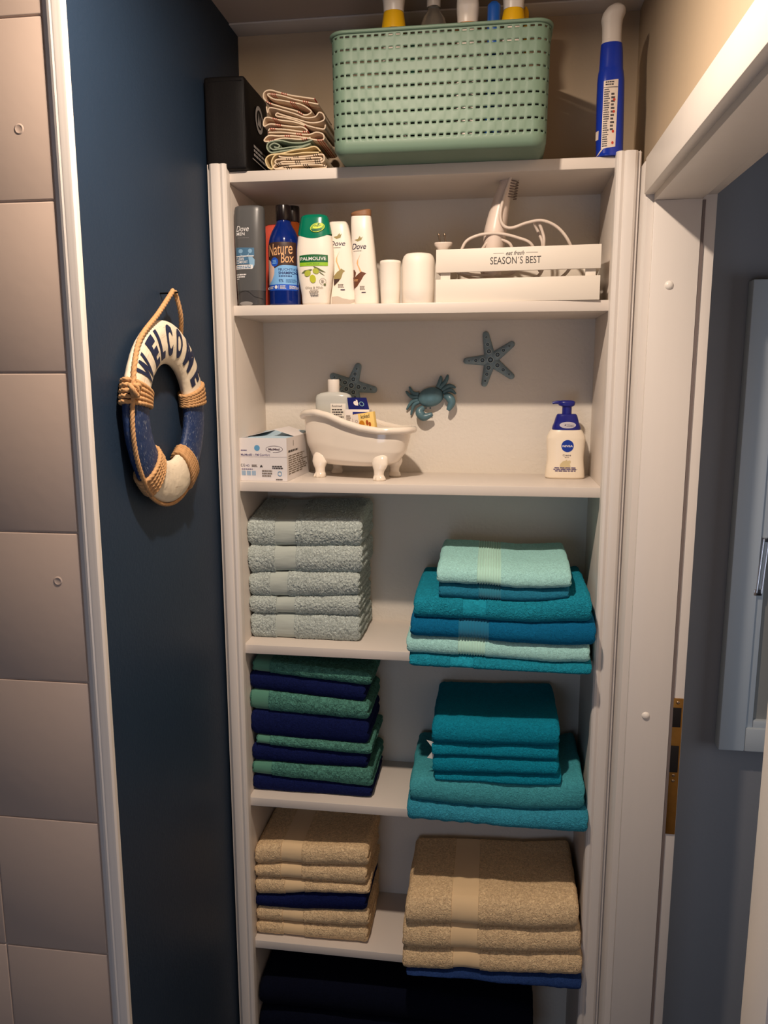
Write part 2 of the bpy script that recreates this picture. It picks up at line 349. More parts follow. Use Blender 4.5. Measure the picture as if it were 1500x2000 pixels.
# ================================================================ SHELF UNIT
su = thing('shelf_unit', 'white built-in shelf unit with fluted stiles between the blue wall and the doorway', 'shelf unit', (W/2, DP, 0))
for x0, x1 in ((-.018, 0), (W, W+.018)): obj('side_panel', bx(x0, 0, 0, x1, DP, ZS[0]-ST, bev=.0005), m_board, su, world=True)
obj('back_panel', bx(-.018, DP, 0, W+.018, YB-.001, ZS[0]-.004), m_backp, su, world=True, smooth=False)
for i, z in enumerate(ZS):
    y0 = 0.0
    obj('shelf', bx(0 if i else -.018, y0, z-ST, W if i else W+.018, DP-.0002 if i else YB-.002, z, bev=.0012), m_board, su, world=True)
sp1 = [(0, .006), (.05, .008), (.07, .014), (.10, .014), (.12, .010), (.15, .010), (.19, .017), (.28, .0205), (.40, .0215), (.55, .0215), (.63, .0205), (.68, .018), (.73, .019), (.80, .0205), (.90, .0195), (.97, .016), (1, .010)]
obj('stile', prism(nb(), profile(-.0415, .0035, .0, sp1), 0, 2.2335), m_white, su, world=True, ang=22)
sp2 = [(1-t, h) for t, h in reversed(sp1)]
obj('stile', prism(nb(), profile(.7675, .8157, .0, sp2), 0, 2.2265), m_white, su, world=True, ang=22)
obj('plinth', bx(0, .004, 0, W, .02, ZS[6]-ST), m_board, su, world=True)
# ================================================================ TOWELS
def fbm(p, s, o=3): return noise.fractal(Vector(p)*s, 1.0, 2.0, o)
def towelmat(name, col, loop=900, strength=.8, dist=.0022, sheen=.35, var=.16):
    if name in MC: return MC[name]
    m = bpy.data.materials.new(name); m.use_nodes = True; nt = m.node_tree; N = nt.nodes; L = nt.links; b = N['Principled BSDF']
    c = lin(col); b.inputs['Roughness'].default_value = .95; b.inputs['Specular IOR Level'].default_value = .1; b.inputs['Sheen Weight'].default_value = sheen; b.inputs['Sheen Roughness'].default_value = .6
    b.inputs['Sheen Tint'].default_value = c
    tc = N.new('ShaderNodeTexCoord')
    n1 = N.new('ShaderNodeTexNoise'); n1.inputs['Scale'].default_value = loop*.33; n1.inputs['Detail'].default_value = 3; n1.inputs['Distortion'].default_value = 1.2; L.new(tc.outputs['Object'], n1.inputs['Vector'])
    n2 = N.new('ShaderNodeTexNoise'); n2.inputs['Scale'].default_value = 35; n2.inputs['Detail'].default_value = 3; L.new(tc.outputs['Object'], n2.inputs['Vector'])
    add = N.new('ShaderNodeMath'); add.operation = 'MULTIPLY_ADD'; add.inputs[1].default_value = .6; L.new(n2.outputs['Fac'], add.inputs[0]); L.new(n1.outputs['Fac'], add.inputs[2])
    bp = N.new('ShaderNodeBump'); bp.inputs['Strength'].default_value = strength; bp.inputs['Distance'].default_value = dist; L.new(add.outputs[0], bp.inputs['Height']); L.new(bp.outputs[0], b.inputs['Normal'])
    rp = N.new('ShaderNodeMapRange'); rp.inputs[1].default_value = .3; rp.inputs[2].default_value = .7; L.new(n1.outputs['Fac'], rp.inputs[0])
    mx = N.new('ShaderNodeMix'); mx.data_type = 'RGBA'; mx.inputs[6].default_value = tuple(x*(1-var*1.6) for x in c[:3])+(1,); mx.inputs[7].default_value = tuple(min(1, x*(1+var)) for x in c[:3])+(1,)
    L.new(rp.outputs[0], mx.inputs[0]); L.new(mx.outputs[2], b.inputs['Base Color']); MC[name] = m; return m
def bandmat(name, col):
    return mat(name, col, .85, spec=.15, sheen=.25, bump=.25, bscale=500, stretch=(1, .2, .2), bdist=.0005)
def lerpf(a):
    xs = [p[0] for p in a]; zs = [p[1] for p in a]; return lambda x: float(np.interp(x, xs, zs))
def towel(label, group, x0, x1, yf, yb, fb, ft, m, band=None, bmat=None, ribs=0, fuzz=.0008, fs=380, step=.0032, layers=3, droop=0, ry=.014, seed=0, lumps=.0012, twist=0, rise=0, nose=11, split=True):
    """a folded towel: rounded front and back folds, layered ends; fb/ft give the bottom/top height along x"""
    nx = max(12, int((x1-x0)/step)); ys = [yf+ry*(1-math.cos(a)) for a in np.linspace(0, PI/2, nose)][:-1]
    ny = max(6, int((yb-yf-2*ry)/(step*1.1))); ys += list(np.linspace(yf+ry, yb-ry, ny)); ys += [yb-ry*(1-math.cos(a)) for a in np.linspace(PI/2, 0, 7)][1:]
    P = [math.sqrt(max(0, 1-(max(0, ry-(y-yf))/ry)**2)) * math.sqrt(max(0, 1-(max(0, ry-(yb-y))/ry)**2)) for y in ys]
    bm = nb(); NY = len(ys); so = seed*7.3
    def inb(x): return band is not None and band[0] <= x <= band[1]
    def pos(x, j, t, side):     # t -1 bottom .. 1 top
        y = ys[j]; zb, zt = fb(x), ft(x); zc, h = (zb+zt)/2, (zt-zb)/2
        e = min((x-x0), (x1-x))/.006; h *= (.86+.14*math.sqrt(max(0, min(1, e)))) if e < 1 else 1
        pin = 0
        if inb(x): pin = .0016
        z = zc+h*P[j]*t; yy = y
        if y-yf < ry*1.01 and P[j] < 1: yy = y+pin
        if pin: z -= pin*t*P[j]*.6
        # gentle wobble of the front fold
        k = max(0, 1-(y-yf)/.05); yy += k*.0028*noise.noise(Vector((x*14, so, t*0)))+k*.0012*noise.noise(Vector((x*45, so+3, 1)))
        if t > 0 and rise: z += rise*max(0, (y-yf-ry)/(yb-yf))*P[j]
        if droop and y < .012: q = (.012-y)/(.012-yf); z -= droop*q*q
        xx = x+twist*(y-yf)
        v = Vector((xx, yy, z)); nr = Vector((0, -(1-P[j]) if y < (yf+yb)/2 else (1-P[j]), t*P[j]))
        f = fuzz*(.25 if inb(x) else 1)
        if f: v += nr*(f*(noise.noise(v*fs)*1.3+(1-2.2*abs(noise.noise(v*fs*.8+Vector((9, 9, 9)))))*.7)+lumps*.5*noise.noise(Vector((xx*40+so, y*40, z*40))))
        if inb(x) and ribs: v += nr*(.0013*math.cos((x-band[0])/(band[1]-band[0])*2*PI*ribs))
        return v
    X = list(np.linspace(x0, x1, nx+1))
    if band:
        rb = list(np.linspace(band[0], band[1], max(6, ribs*6)))
        X = sorted(set([x for x in X if not (band[0]-.0008 < x < band[1]+.0008)]+rb+[band[0]-.0008, band[1]+.0008]))
    NX = len(X); top = []; bot = []
    for x in X:
        cb, ct = [], []
        for j in range(NY):
            if P[j] < 1e-6: v = bm.verts.new(pos(x, j, 0, 0)); cb.append(v); ct.append(v)
            else: cb.append(bm.verts.new(pos(x, j, -1, 0))); ct.append(bm.verts.new(pos(x, j, 1, 0)))
        top.append(ct); bot.append(cb)
    for i in range(NX-1):
        mi = 1 if (band and band[0]-1e-6 <= (X[i]+X[i+1])/2 <= band[1]+1e-6) else 0
        for G in (top, bot):
            for j in range(NY-1):
                bm.faces.new((G[i][j], G[i+1][j], G[i+1][j+1], G[i][j+1])).material_index = mi
    NZ = 6*layers
    for i, sgn in ((0, -1), (NX-1, 1)):
        x = X[i]; cols = []
        for j in range(NY):
            col = [bot[i][j]]
            if P[j] > 1e-6:
                a, b_ = bot[i][j].co, top[i][j].co
                for k in range(1, NZ):
                    t = k/NZ; bul = abs(math.sin(PI*layers*t))**.6; pt = a.lerp(b_, t)
                    pt.x += sgn*(.0055*bul*min(1, P[j]*1.2)+.002*noise.noise(Vector((ys[j]*25, t*layers*.5, so+i)))-.001); pt.x += sgn*fuzz*noise.noise(pt*fs)
                    col.append(bm.verts.new(pt))
                col.append(top[i][j])
            cols.append(col)
        for j in range(NY-1):
            A, B_ = cols[j], cols[j+1]
            if len(A) == 1 and len(B_) == 1: continue
            if len(A) == 1 or len(B_) == 1:
                c = A[0] if len(A) == 1 else B_[0]; R = B_ if len(A) == 1 else A
                for k in range(len(R)-1): bm.faces.new((c, R[k], R[k+1]))
            else:
                for k in range(NZ): bm.faces.new((A[k], A[k+1], B_[k+1], B_[k]))
    bmesh.ops.recalc_face_normals(bm, faces=bm.faces)
    org = Vector(((x0+x1)/2, (yf+yb)/2, min(fb(x0), fb(x1))))
    bb = None
    if band and split:
        bb = bm.copy(); bmesh.ops.delete(bb, geom=[f for f in bb.faces if f.material_index == 0], context='FACES')
        bmesh.ops.delete(bm, geom=[f for f in bm.faces if f.material_index == 1], context='FACES')
        for f in bb.faces: f.material_index = 0
    o = obj('folded_towel', bm, m if split else [m, m], origin=org, ang=70, recalc=False); tag(o, label, 'towel', group)
    if bb is not None:
        bmesh.ops.translate(bb, verts=bb.verts, vec=-org); obj('woven_border', bb, bmat or m, o, ang=60, recalc=False)
    return o
def stack(group, yf, yb, zshelf, bounds, items, droop=0, top_t=None, **kw):
    """bounds: pixel polylines of the seams from top to bottom (the last one is the shelf)"""
    F = []
    for bl in bounds:
        a = [(at(px, py, yf+.004).x, at(px, py, yf+.004).z) for px, py in bl]; F.append(lerpf(a))
    fs_ = lambda x: zshelf+.0006
    F.append(fs_)
    if top_t is not None:
        f0 = F[0]; F.insert(0, lambda x, f0=f0: f0(x)+top_t)
    for i, it in enumerate(items):
        it = dict(it); pxl, pxr = it.pop('px'); pym = it.pop('py'); k = dict(kw); k.update(it)
        yfi = yf+k.pop('dy', 0); ybi = k.pop('yb', yb)
        x0, x1 = at(pxl, pym, yf).x, at(pxr, pym, yf).x
        bd = k.pop('band', None)
        if bd: bd = (at(bd[0], pym, yf).x, at(bd[1], pym, yf).x)
        label = k.pop('label'); m = k.pop('m')
        lo, hi = F[i+1], F[i]
        towel(label, group, max(x0, .004), min(x1, W-.004), yfi, ybi, lo, (lambda x, hi=hi: hi(x)-.0004), m, band=bd, seed=k.pop('seed', i+1), droop=droop*(1 if i == len(items)-1 else .9), **k)
GR = towelmat('sage_grey_terry', (196, 206, 200), 800, 1.0, .004, .4, .30); GRb = bandmat('sage_grey_band', (180, 188, 180))
g = 'sage grey terry towels in the left stack'
seams = [[(472, 1064), (540, 1067), (705, 1066)], [(472, 1120), (540, 1117), (705, 1119)], [(474, 1163), (540, 1166), (700, 1163)], [(477, 1197), (540, 1199), (700, 1203)]]
K = dict(m=GR, bmat=GRb, fuzz=.0021, fs=300, step=.0014, layers=3, lumps=.003, nose=24)
stack(g, .045, .208, ZS[3], seams, [
 dict(label='thick sage grey terry towel, topmost of its stack under the bathtub shelf', px=(472, 703), py=1040, band=(536, 576), rise=.030, **K),
 dict(label='sage grey terry towel, second from the top of its left-hand stack', px=(474, 704), py=1092, band=(536, 577), **K),
 dict(label='sage grey terry towel in the middle of its left-hand stack of five', px=(475, 698), py=1142, band=(527, 561), yb=.213, **K),
 dict(label='thin sage grey terry towel, second from the bottom of its stack', px=(477, 699), py=1182, band=(540, 575), yb=.215, **K),
 dict(label='sage grey terry towel at the bottom of its stack, lying on the shelf', px=(479, 700), py=1224, band=(538, 574), yb=.216, **K)], top_t=.062, ry=.016)
# right stack on the same shelf
AQ = towelmat('pale_aqua_terry', (160, 212, 208), 900, .8, .0022); AQb = bandmat('pale_aqua_band', (172, 214, 200))
SB = towelmat('steel_blue_terry', (36, 116, 144), 900, .8, .0022); SBb = bandmat('steel_blue_band', (44, 122, 144))
TE = towelmat('teal_terry', (28, 136, 160), 620, 1, .005); TEb = towelmat('teal_woven_border', (30, 142, 166), 400, .9, .003)
DB = towelmat('dark_petrol_terry', (12, 98, 140), 900, .8, .0022); DBb = bandmat('dark_petrol_band', (30, 112, 145))
g = 'blue and aqua towels in the right stack of the fourth shelf'
seams = [[(855, 1132), (950, 1136), (1010, 1143), (1060, 1143), (1112, 1141)], [(810, 1159), (860, 1160), (960, 1166), (1020, 1169), (1070, 1167), (1150, 1158)], [(806, 1197), (900, 1201), (1040, 1209), (1100, 1207), (1160, 1207)], [(797, 1232), (900, 1237), (1000, 1246), (1090, 1252), (1160, 1251)], [(797, 1266), (900, 1271), (1000, 1279), (1080, 1285), (1155, 1285)]]
K = dict(layers=2, step=.004)
stack(g, -.050, .16, ZS[3], seams, [
 dict(label='small pale aqua towel on top of the right-hand towel stack', px=(857, 1113), py=1115, m=AQ, bmat=AQb, band=(932, 979), ribs=9, yb=.168, rise=.014, **K),
 dict(label='small steel blue towel directly under the pale aqua one', px=(860, 1110), py=1146, m=SB, bmat=SBb, band=(935, 979), ribs=9, yb=.18, dy=.004, **K),
 dict(label='large bright teal towel under the two small towels', px=(811, 1152), py=1180, m=TE, bmat=TEb, band=(904, 950), yb=.205, dy=-.006, **K),
 dict(label='dark petrol blue towel with ribbed border below the bright teal one', px=(806, 1161), py=1220, m=DB, bmat=DBb, band=(896, 955), ribs=10, yb=.205, dy=-.01, **K),
 dict(label='pale aqua bath towel with ribbed border, second from the bottom', px=(798, 1150), py=1252, m=AQ, bmat=AQb, band=(895, 948), ribs=10, yb=.2, dy=-.008, **K),
 dict(label='bright teal towel lying on the shelf at the bottom of its stack', px=(804, 1152), py=1285, m=TE, bmat=TEb, band=(880, 925), yb=.2, dy=-.014, **K)], top_t=.034, droop=.014, ry=.018)
# green and navy hand towels
GN = towelmat('sea_green_terry', (80, 134, 120), 520, 1, .005, .4, .35); GNb = bandmat('sea_green_hem', (84, 136, 116)); NV = towelmat('navy_terry', (19, 28, 74), 900, .8, .0022, .3, .25)
g = 'sea green and navy towels stacked on the fifth shelf'
seams = [[(488, 1311), (600, 1325), (715, 1339)], [(488, 1346), (600, 1360), (718, 1374)], [(488, 1386), (600, 1396), (716, 1407)], [(488, 1434), (600, 1446), (716, 1455)], [(490, 1453), (600, 1464), (716, 1475)], [(490, 1486), (600, 1495), (716, 1503)], [(490, 1512), (600, 1524), (722, 1538)]]
K = dict(layers=2, step=.0045)
def gn(label, pxl, pxr, py, bx_, **k): return dict(label=label, px=(pxl, pxr), py=py, m=GN, bmat=GNb, band=(pxl+1, bx_), fuzz=.0011, fs=420, **{**K, **k})
def nv(label, pxl, pxr, py, **k): return dict(label=label, px=(pxl, pxr), py=py, m=NV, **{**K, **k})
stack(g, .026, .20, ZS[4], seams, [
 gn('sea green towel on top of the green and navy stack', 495, 722, 1315, 526, rise=.012),
 nv('navy towel, topmost of the four navy ones in the green and navy stack', 487, 709, 1340, dy=.004, yb=.208),
 gn('sea green towel between the top two navy towels', 490, 717, 1378, 524, yb=.208),
 nv('thick navy towel in the middle of the green and navy stack', 487, 716, 1415, dy=.003, yb=.205),
 gn('thin sea green towel just below the thick navy towel', 502, 722, 1455, 526, yb=.21),
 nv('navy towel between the two lowest sea green towels', 489, 713, 1480, dy=.004, yb=.20),
 gn('sea green towel, lowest green one in the green and navy stack', 495, 724, 1515, 530, yb=.21),
 nv('navy towel at the bottom of the green and navy stack', 488, 722, 1535, dy=.004, yb=.205)], top_t=.03, ry=.013)
# right stack on the fifth shelf
TD = towelmat('deep_teal_terry', (16, 132, 158), 800, 1, .003, .4, .18); BG = towelmat('blue_green_terry', (70, 156, 166), 700, .9, .003); BS = towelmat('blue_green_sculpted_terry', (56, 148, 172), 600, 1, .004)
g = 'teal towels in the right stack of the fifth shelf'
seams = [[(845, 1447), (950, 1451), (1092, 1454)], [(845, 1472), (950, 1475), (1092, 1484)], [(845, 1505), (950, 1507), (1094, 1510)], [(803, 1517), (851, 1518), (960, 1525), (1035, 1531), (1094, 1530), (1137, 1519)], [(798, 1556), (900, 1567), (1010, 1577), (1150, 1577)]]
K = dict(layers=2, step=.0045)
stack(g, -.030, .19, ZS[4], seams, [
 dict(label='deep teal towel on top of the four small ones on the fifth shelf', px=(847, 1090), py=1425, m=TD, yb=.212, **K),
 dict(label='deep teal towel, second of the four small ones', px=(846, 1089), py=1462, m=TD, dy=.003, yb=.20, **K),
 dict(label='deep teal towel, third of the four small ones, beside the white tag', px=(848, 1089), py=1490, m=TD, yb=.20, **K),
 dict(label='thin deep teal towel, lowest of the four small ones', px=(852, 1094), py=1515, m=TD, dy=.002, yb=.20, **K),
 dict(label='large blue-green towel under the four small deep teal towels', px=(803, 1138), py=1550, m=BG, dy=-.004, yb=.212, **K),
 dict(label='large blue-green towel with sculpted stripes, lowest of its stack', px=(799, 1152), py=1590, m=BS, band=(812, 960), bmat=BS, ribs=5, split=False, dy=-.010, yb=.212, **K)], top_t=.048, droop=.012, ry=.018)
b = nb()
for tri in (((833, 1445), (847, 1449), (847, 1463)), ((847, 1464), (834, 1480), (847, 1482))):
    prism(b, [(at(*q_, -.016).x, at(*q_, -.016).z) for q_ in tri], -.0166, -.0160, axis='y')
tw = [o for o in S.objects if o.get('label', '').startswith('deep teal towel, third')][0]
bmesh.ops.translate(b, verts=b.verts, vec=-tw.location); obj('care_tag', b, mat('white_care_tag', (230, 226, 218), .7), tw, smooth=False, label='white care tag')
# sand towels
SN = towelmat('sand_terry', (240, 204, 160), 620, 1, .004, .4, .24); SNb = bandmat('sand_band', (230, 200, 156)); NV2 = NV
g = 'sand coloured towels in the left stack of the sixth shelf'
seams = [[(492, 1690), (560, 1688), (600, 1692), (715, 1694)], [(493, 1713), (600, 1722), (716, 1730)], [(493, 1748), (570, 1749), (610, 1745), (716, 1748)], [(493, 1771), (600, 1780), (716, 1781)], [(493, 1798), (600, 1806), (716, 1812)]]
K = dict(layers=2, step=.0045, fuzz=.001)
def sn(label, a, c_, py, bd, **k): return dict(label=label, px=(a, c_), py=py, m=SN, bmat=SNb, band=bd, **{**K, **k})
stack(g, .018, .20, ZS[5], seams, [
 sn('thick sand coloured towel on top of the left stack', 491, 716, 1665, (548, 588), yb=.21),
 sn('sand coloured towel, second from the top of the left stack', 492, 713, 1708, (548, 588), yb=.212),
 sn('sand coloured towel resting on the folded navy towel', 494, 717, 1737, (556, 594), yb=.205),
 dict(label='navy towel sandwiched between sand coloured towels', px=(494, 712), py=1764, m=NV, layers=2, step=.0045, yb=.195, dy=.002),
 sn('sand coloured towel just below the folded navy towel', 494, 716, 1790, (551, 591), yb=.21),
 sn('sand coloured towel at the bottom of the left stack, on the shelf', 493, 715, 1825, (553, 594), yb=.212)], top_t=.05, ry=.016)
g = 'sand coloured towels in the right stack of the sixth shelf'
NL = towelmat('washed_navy_terry', (38, 62, 112), 900, .8, .002, .3, .2)
seams = [[(793, 1801), (890, 1803), (1030, 1813), (1130, 1811)], [(789, 1848), (900, 1851), (1010, 1857), (1132, 1857)], [(789, 1885), (870, 1889), (900, 1886), (960, 1894), (1138, 1899)]]
stack(g, -.045, .20, ZS[5], seams, [
 sn('large sand coloured towel on top of the right stack, showing its broad top', 795, 1128, 1770, (882, 934), yb=.212),
 sn('large sand coloured towel in the middle of the right stack', 789, 1132, 1830, (880, 932), yb=.212, dy=-.002),
 sn('large sand coloured towel lying on the washed navy one', 789, 1136, 1870, (885, 937), yb=.21, dy=-.004),
 dict(label='washed navy towel under the large sand coloured towels, overhanging the shelf', px=(797, 1138), py=1908, m=NL, layers=2, step=.0045, yb=.20, dy=-.004)], top_t=.062, droop=.014, ry=.022)
# navy bath sheets in the lowest compartment
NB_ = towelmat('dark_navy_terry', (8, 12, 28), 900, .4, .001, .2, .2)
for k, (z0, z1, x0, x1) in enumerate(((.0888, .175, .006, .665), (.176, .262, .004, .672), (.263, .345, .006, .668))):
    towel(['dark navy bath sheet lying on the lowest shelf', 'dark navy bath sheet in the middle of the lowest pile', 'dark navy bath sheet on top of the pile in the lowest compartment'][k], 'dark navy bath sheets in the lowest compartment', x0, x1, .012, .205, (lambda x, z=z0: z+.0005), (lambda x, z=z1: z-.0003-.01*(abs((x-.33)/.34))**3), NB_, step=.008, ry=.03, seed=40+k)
# ================================================================ TOP OF THE UNIT
Z0 = ZS[0]+.0003
BK = mat('black_matt_fabric', (15, 12, 12), .6, spec=.25, bump=.3, bscale=300, bdist=.0006); PW = mat('print_pale_grey', (190, 184, 180), .6)
# black bag-like box
fx = at(474, 151, -.012); bz = .165; bl = -.040
t = thing('toiletry_case', 'black soft case with round grey emblem at the left end above the unit', 'case', ((bl+fx.x)/2, .08, Z0))
x0, x1, y0, y1, z1 = bl, fx.x+.004, -.014, .145, fx.z+.004
b = nb(); box(b, x0, y0, Z0, x1, y1, z1, bev=.006, seg=3)
bmesh.ops.subdivide_edges(b, edges=b.edges[:], cuts=4, use_grid_fill=True)
for v in b.verts:
    k = noise.noise(v.co*22); v.co.y += .0035*k*(1 if v.co.y < .05 else 0)*(v.co.z-Z0)/.2; v.co.x += .0018*noise.noise(v.co*18+Vector((5, 0, 0)))*(1 if v.co.x > (x0+x1)/2 else 0)
obj('case_body', b, BK, t, world=True)
sf = lambda u, v, off: Vector((x1+off+.0016, u, v))
D = Decal(sf, step=0)
c0, c1 = .075, Z0+.118
D.ell(c0, c1, .027, .027, PW); D.ell(c0, c1, .019, .019, BK); D.poly([(c0-.012, c1-.012), (c0-.004, c1+.014), (c0+.002, c1-.004), (c0+.010, c1+.010), (c0+.012, c1-.014)], PW)
D.lines(.03, Z0+.035, .13, Z0+.06, 3, PW, 5)
D.rect(.02, Z0+.028, .125, Z0+.030, PW)
D.bm.transform(Matrix.Translation(-t.location)); D.build('emblem_print', t, label='pale grey round emblem and lettering')
b = nb(); tube(b, [Vector((x1-.003, y0+.002, Z0+.01)), Vector((x1-.003, y0+.002, z1-.008))], .0016, 8); tube(b, [Vector((x0+.01, y0, z1-.01)), Vector((x1-.006, y0, z1-.01))], .0014, 8); obj('seam', b, BK, t, world=True)
# green basket
m_bask = mat('mint_green_plastic', (104, 127, 109), .5, bump=.15, bscale=220, bdist=.0004, var=.03, vscale=40)
bx0, bx1, by0, by1 = .2335, .6365, -.092, .205; BH = .2100
t = thing('storage_basket', 'mint green woven-look plastic basket overhanging the front of the unit', 'basket', ((bx0+bx1)/2, (by0+by1)/2, Z0))
def rrect(x0, y0, x1, y1, r, step):
    P = []
    def seg(ax, ay, bx_, by_):
        L = math.hypot(bx_-ax, by_-ay); n = max(1, round(L/step)); return [(ax+(bx_-ax)*k/n, ay+(by_-ay)*k/n) for k in range(n)]
    def arc(cx, cy, a0): n = max(2, round(r*PI/2/step)); return [(cx+r*math.cos(a0+PI/2*k/n), cy+r*math.sin(a0+PI/2*k/n)) for k in range(n)]
    P += seg(x0+r, y0, x1-r, y0)+arc(x1-r, y0+r, -PI/2)+seg(x1, y0+r, x1, y1-r)+arc(x1-r, y1-r, 0)+seg(x1-r, y1, x0+r, y1)+arc(x0+r, y1-r, PI/2)+seg(x0, y1-r, x0, y0+r)+arc(x0+r, y0+r, PI)
    return P
pitch = .0134; sub = 7
path = rrect(bx0, by0, bx1, by1, .028, pitch/sub)
n = len(path)-len(path) % sub; n = len(path)
NRM = []
for i in range(n):
    a, c_ = path[i-1], path[(i+1) % n]; dx, dy = c_[0]-a[0], c_[1]-a[1]; l = math.hypot(dx, dy); NRM.append((dy/l, -dx/l))
rows = 9; zr = [0, .004, .012, .026]; RP = .0218; z = .0250; slots = []
SH_ = .0033
for k in range(rows): slots.append((z, z+SH_)); z += RP
zl = [0.0, .003, .010, .020]
for (a, c_) in slots: zl += [a, c_, a+SH_+(RP-SH_)*.15, a+SH_+(RP-SH_)*.5, a+SH_+(RP-SH_)*.85]
zl = zl[:-3]+[BH-.006, BH]; tp = lambda z: 1-.0*z
bm = nb(); G = []
for j, z in enumerate(zl):
    ring = []
    for i in range(n):
        col = i//sub; ins = (1-min(1, z/.012))**2*.010
        row = sum(1 for a, c_ in slots if z > a+.002); wv = 0
        if .028 < z < BH-.012:
            ph = (i % sub+.5)/sub; ff = 0
            for r_, (a, c_) in enumerate(slots):
                if a+SH_ <= z <= a+RP: ff = max(0, math.sin(PI*(z-a-SH_)/(RP-SH_)))**.5
            wv = .0004*ff*(1 if (col+row) % 2 else -.4)*max(0, math.sin(PI*ph))**.4
        o_ = -ins+wv-.012*(1-z/BH)*0
        sx = 1-.014*(1-z/BH)
        cx_, cy_ = (bx0+bx1)/2, (by0+by1)/2
        ring.append(bm.verts.new((cx_+(path[i][0]-cx_)*sx+NRM[i][0]*o_, cy_+(path[i][1]-cy_)*sx+NRM[i][1]*o_, Z0+z)))
    G.append(ring)
for j in range(len(zl)-1):
    sl = any(abs(zl[j]-a) < 1e-6 for a, c_ in slots)
    for i in range(n):
        if sl and (i % sub) in (1, 2, 3, 4): continue
        bm.faces.new((G[j][i], G[j][(i+1) % n], G[j+1][(i+1) % n], G[j+1][i]))
bm.faces.new(G[0])
o = obj('basket_body', bm, m_bask, t, world=True, ang=50)
md = o.modifiers.new('solid', 'SOLIDIFY'); md.thickness = .0022; md.offset = -1
b = nb(); tube(b, [Vector((path[i][0]+NRM[i][0]*.001, path[i][1]+NRM[i][1]*.001, Z0+BH-.001)) for i in range(n)], .0034, 10, closed=True); obj('rolled_rim', b, m_bask, t, world=True)
# ribs under the floor of the basket
b = nb(); box(b, bx0+.035, by0+.032, Z0+.0001, bx1-.035, by0+.036, Z0+.003); obj('base_rib', b, m_bask, t, world=True, smooth=False)
# bottles in the basket
yl = mat('yellow_plastic', (240, 186, 20), .35); wp = mat('white_bottle_plastic', (232, 222, 210), .32, sss=.0); bp_ = mat('blue_plastic', (22, 84, 170), .35)
clear = mat('clear_plastic', (225, 222, 215), .08, trans=.9, ior=1.3, spec=.4); dg = mat('dark_green_glass', (20, 60, 50), .2)
ZB = Z0+.0028
def pxx(px, Y): return at(px, 20, Y).x
Yb = .02
def spray(px, label, collar, body, py0=62, py1=27, yy=Yb, w=.018, hw_=.9, head=wp, rz=0):
    x = pxx(px, yy); t = thing('spray_bottle', label, 'bottle', (x, yy, ZB), rz, 'cleaning bottles standing in the mint green basket')
    c0_, c1_ = at(px, py0, yy).z-ZB, at(px, py1, yy).z-ZB
    lobj('bottle_body', [(0, 0), (.026, 0), (.029, .006), (.029, .11), (.026, .145), (w*.9, c0_-.012), (w*.8, c0_-.001), (0, c0_)], body, t)
    lobj('collar', [(0, c0_), (w*1.12, c0_), (w*1.12, c0_+.004), (w*.92, c1_), (0, c1_)], collar, t)
    b = Loft([(c1_+.0005, w*hw_, w*.85, 2.5), (c1_+.012, w*hw_*1.04, w*.95, 2.5), (c1_+.026, w*hw_*1.1, w*1.2, 3), (c1_+.044, w*hw_, w*1.6, 3, 0, -.006), (c1_+.050, w*hw_*.7, w*1.3, 3, 0, -.006)]).mesh(seg=28)
    obj('spray_head', b, head, t)
    return t
spray(769, 'white spray bottle with yellow collar at the left end of the green basket', yl, wp, w=.0215)
t = thing('clear_bottle', 'clear plastic bottle standing in the green basket behind its rim', 'bottle', (pxx(847, .05), .05, ZB))
lobj('bottle_body', [(0, 0), (.027, 0), (.03, .005), (.0295, .235), (.028, .258), (.022, .278), (.0125, .290), (.011, .3), (0, .3)], clear, t)
lobj('cap', [(.0125, .298), (.0135, .3), (.0135, .318), (0, .32)], wp, t)
t = thing('cleaner_bottle', 'dark green bottle just right of the yellow-collared spray in the basket', 'bottle', (pxx(812, .10), .10, ZB))
lobj('bottle_body', [(0, 0), (.02, 0), (.022, .006), (.022, .2), (.012, .24), (.011, .262), (0, .264)], dg, t)
spray(914, 'white spray bottle with slim white neck in the middle of the green basket', mat('orange_ring_plastic', (214, 150, 96), .4), wp, w=.0215, yy=.0, py0=60, py1=50, hw_=.9)
t = thing('scrubbing_sponge', 'blue rounded sponge handle sticking out of the green basket', 'brush', (pxx(965, -.02), -.02, ZB))
obj('handle', Loft([(0, .016, .012, 2.3), (.15, .012, .012, 2.3), (.2, .0115, .012, 2.3), (.225, .0125, .013, 2.4), (at(965, 12, -.02).z-ZB, .0120, .011, 2.4), (at(965, 4, -.02).z-ZB, .006, .005, 2.2)]).mesh(seg=28), bp_, t)
t = spray(1003, 'white spray bottle with wide yellow collar near the right end of the basket', yl, wp, w=.0205, yy=-.01, py0=48, py1=22)
t = thing('yellow_brush', 'thin yellow handle at the right edge of the green basket', 'brush', (pxx(1027, .03), .03, ZB))
obj('handle', Loft([(0, .004, .004, 2), (.2, .0055, .004, 2), (.27, .006, .004, 2), (.28, .002, .002, 2)]).mesh(seg=16), yl, t)
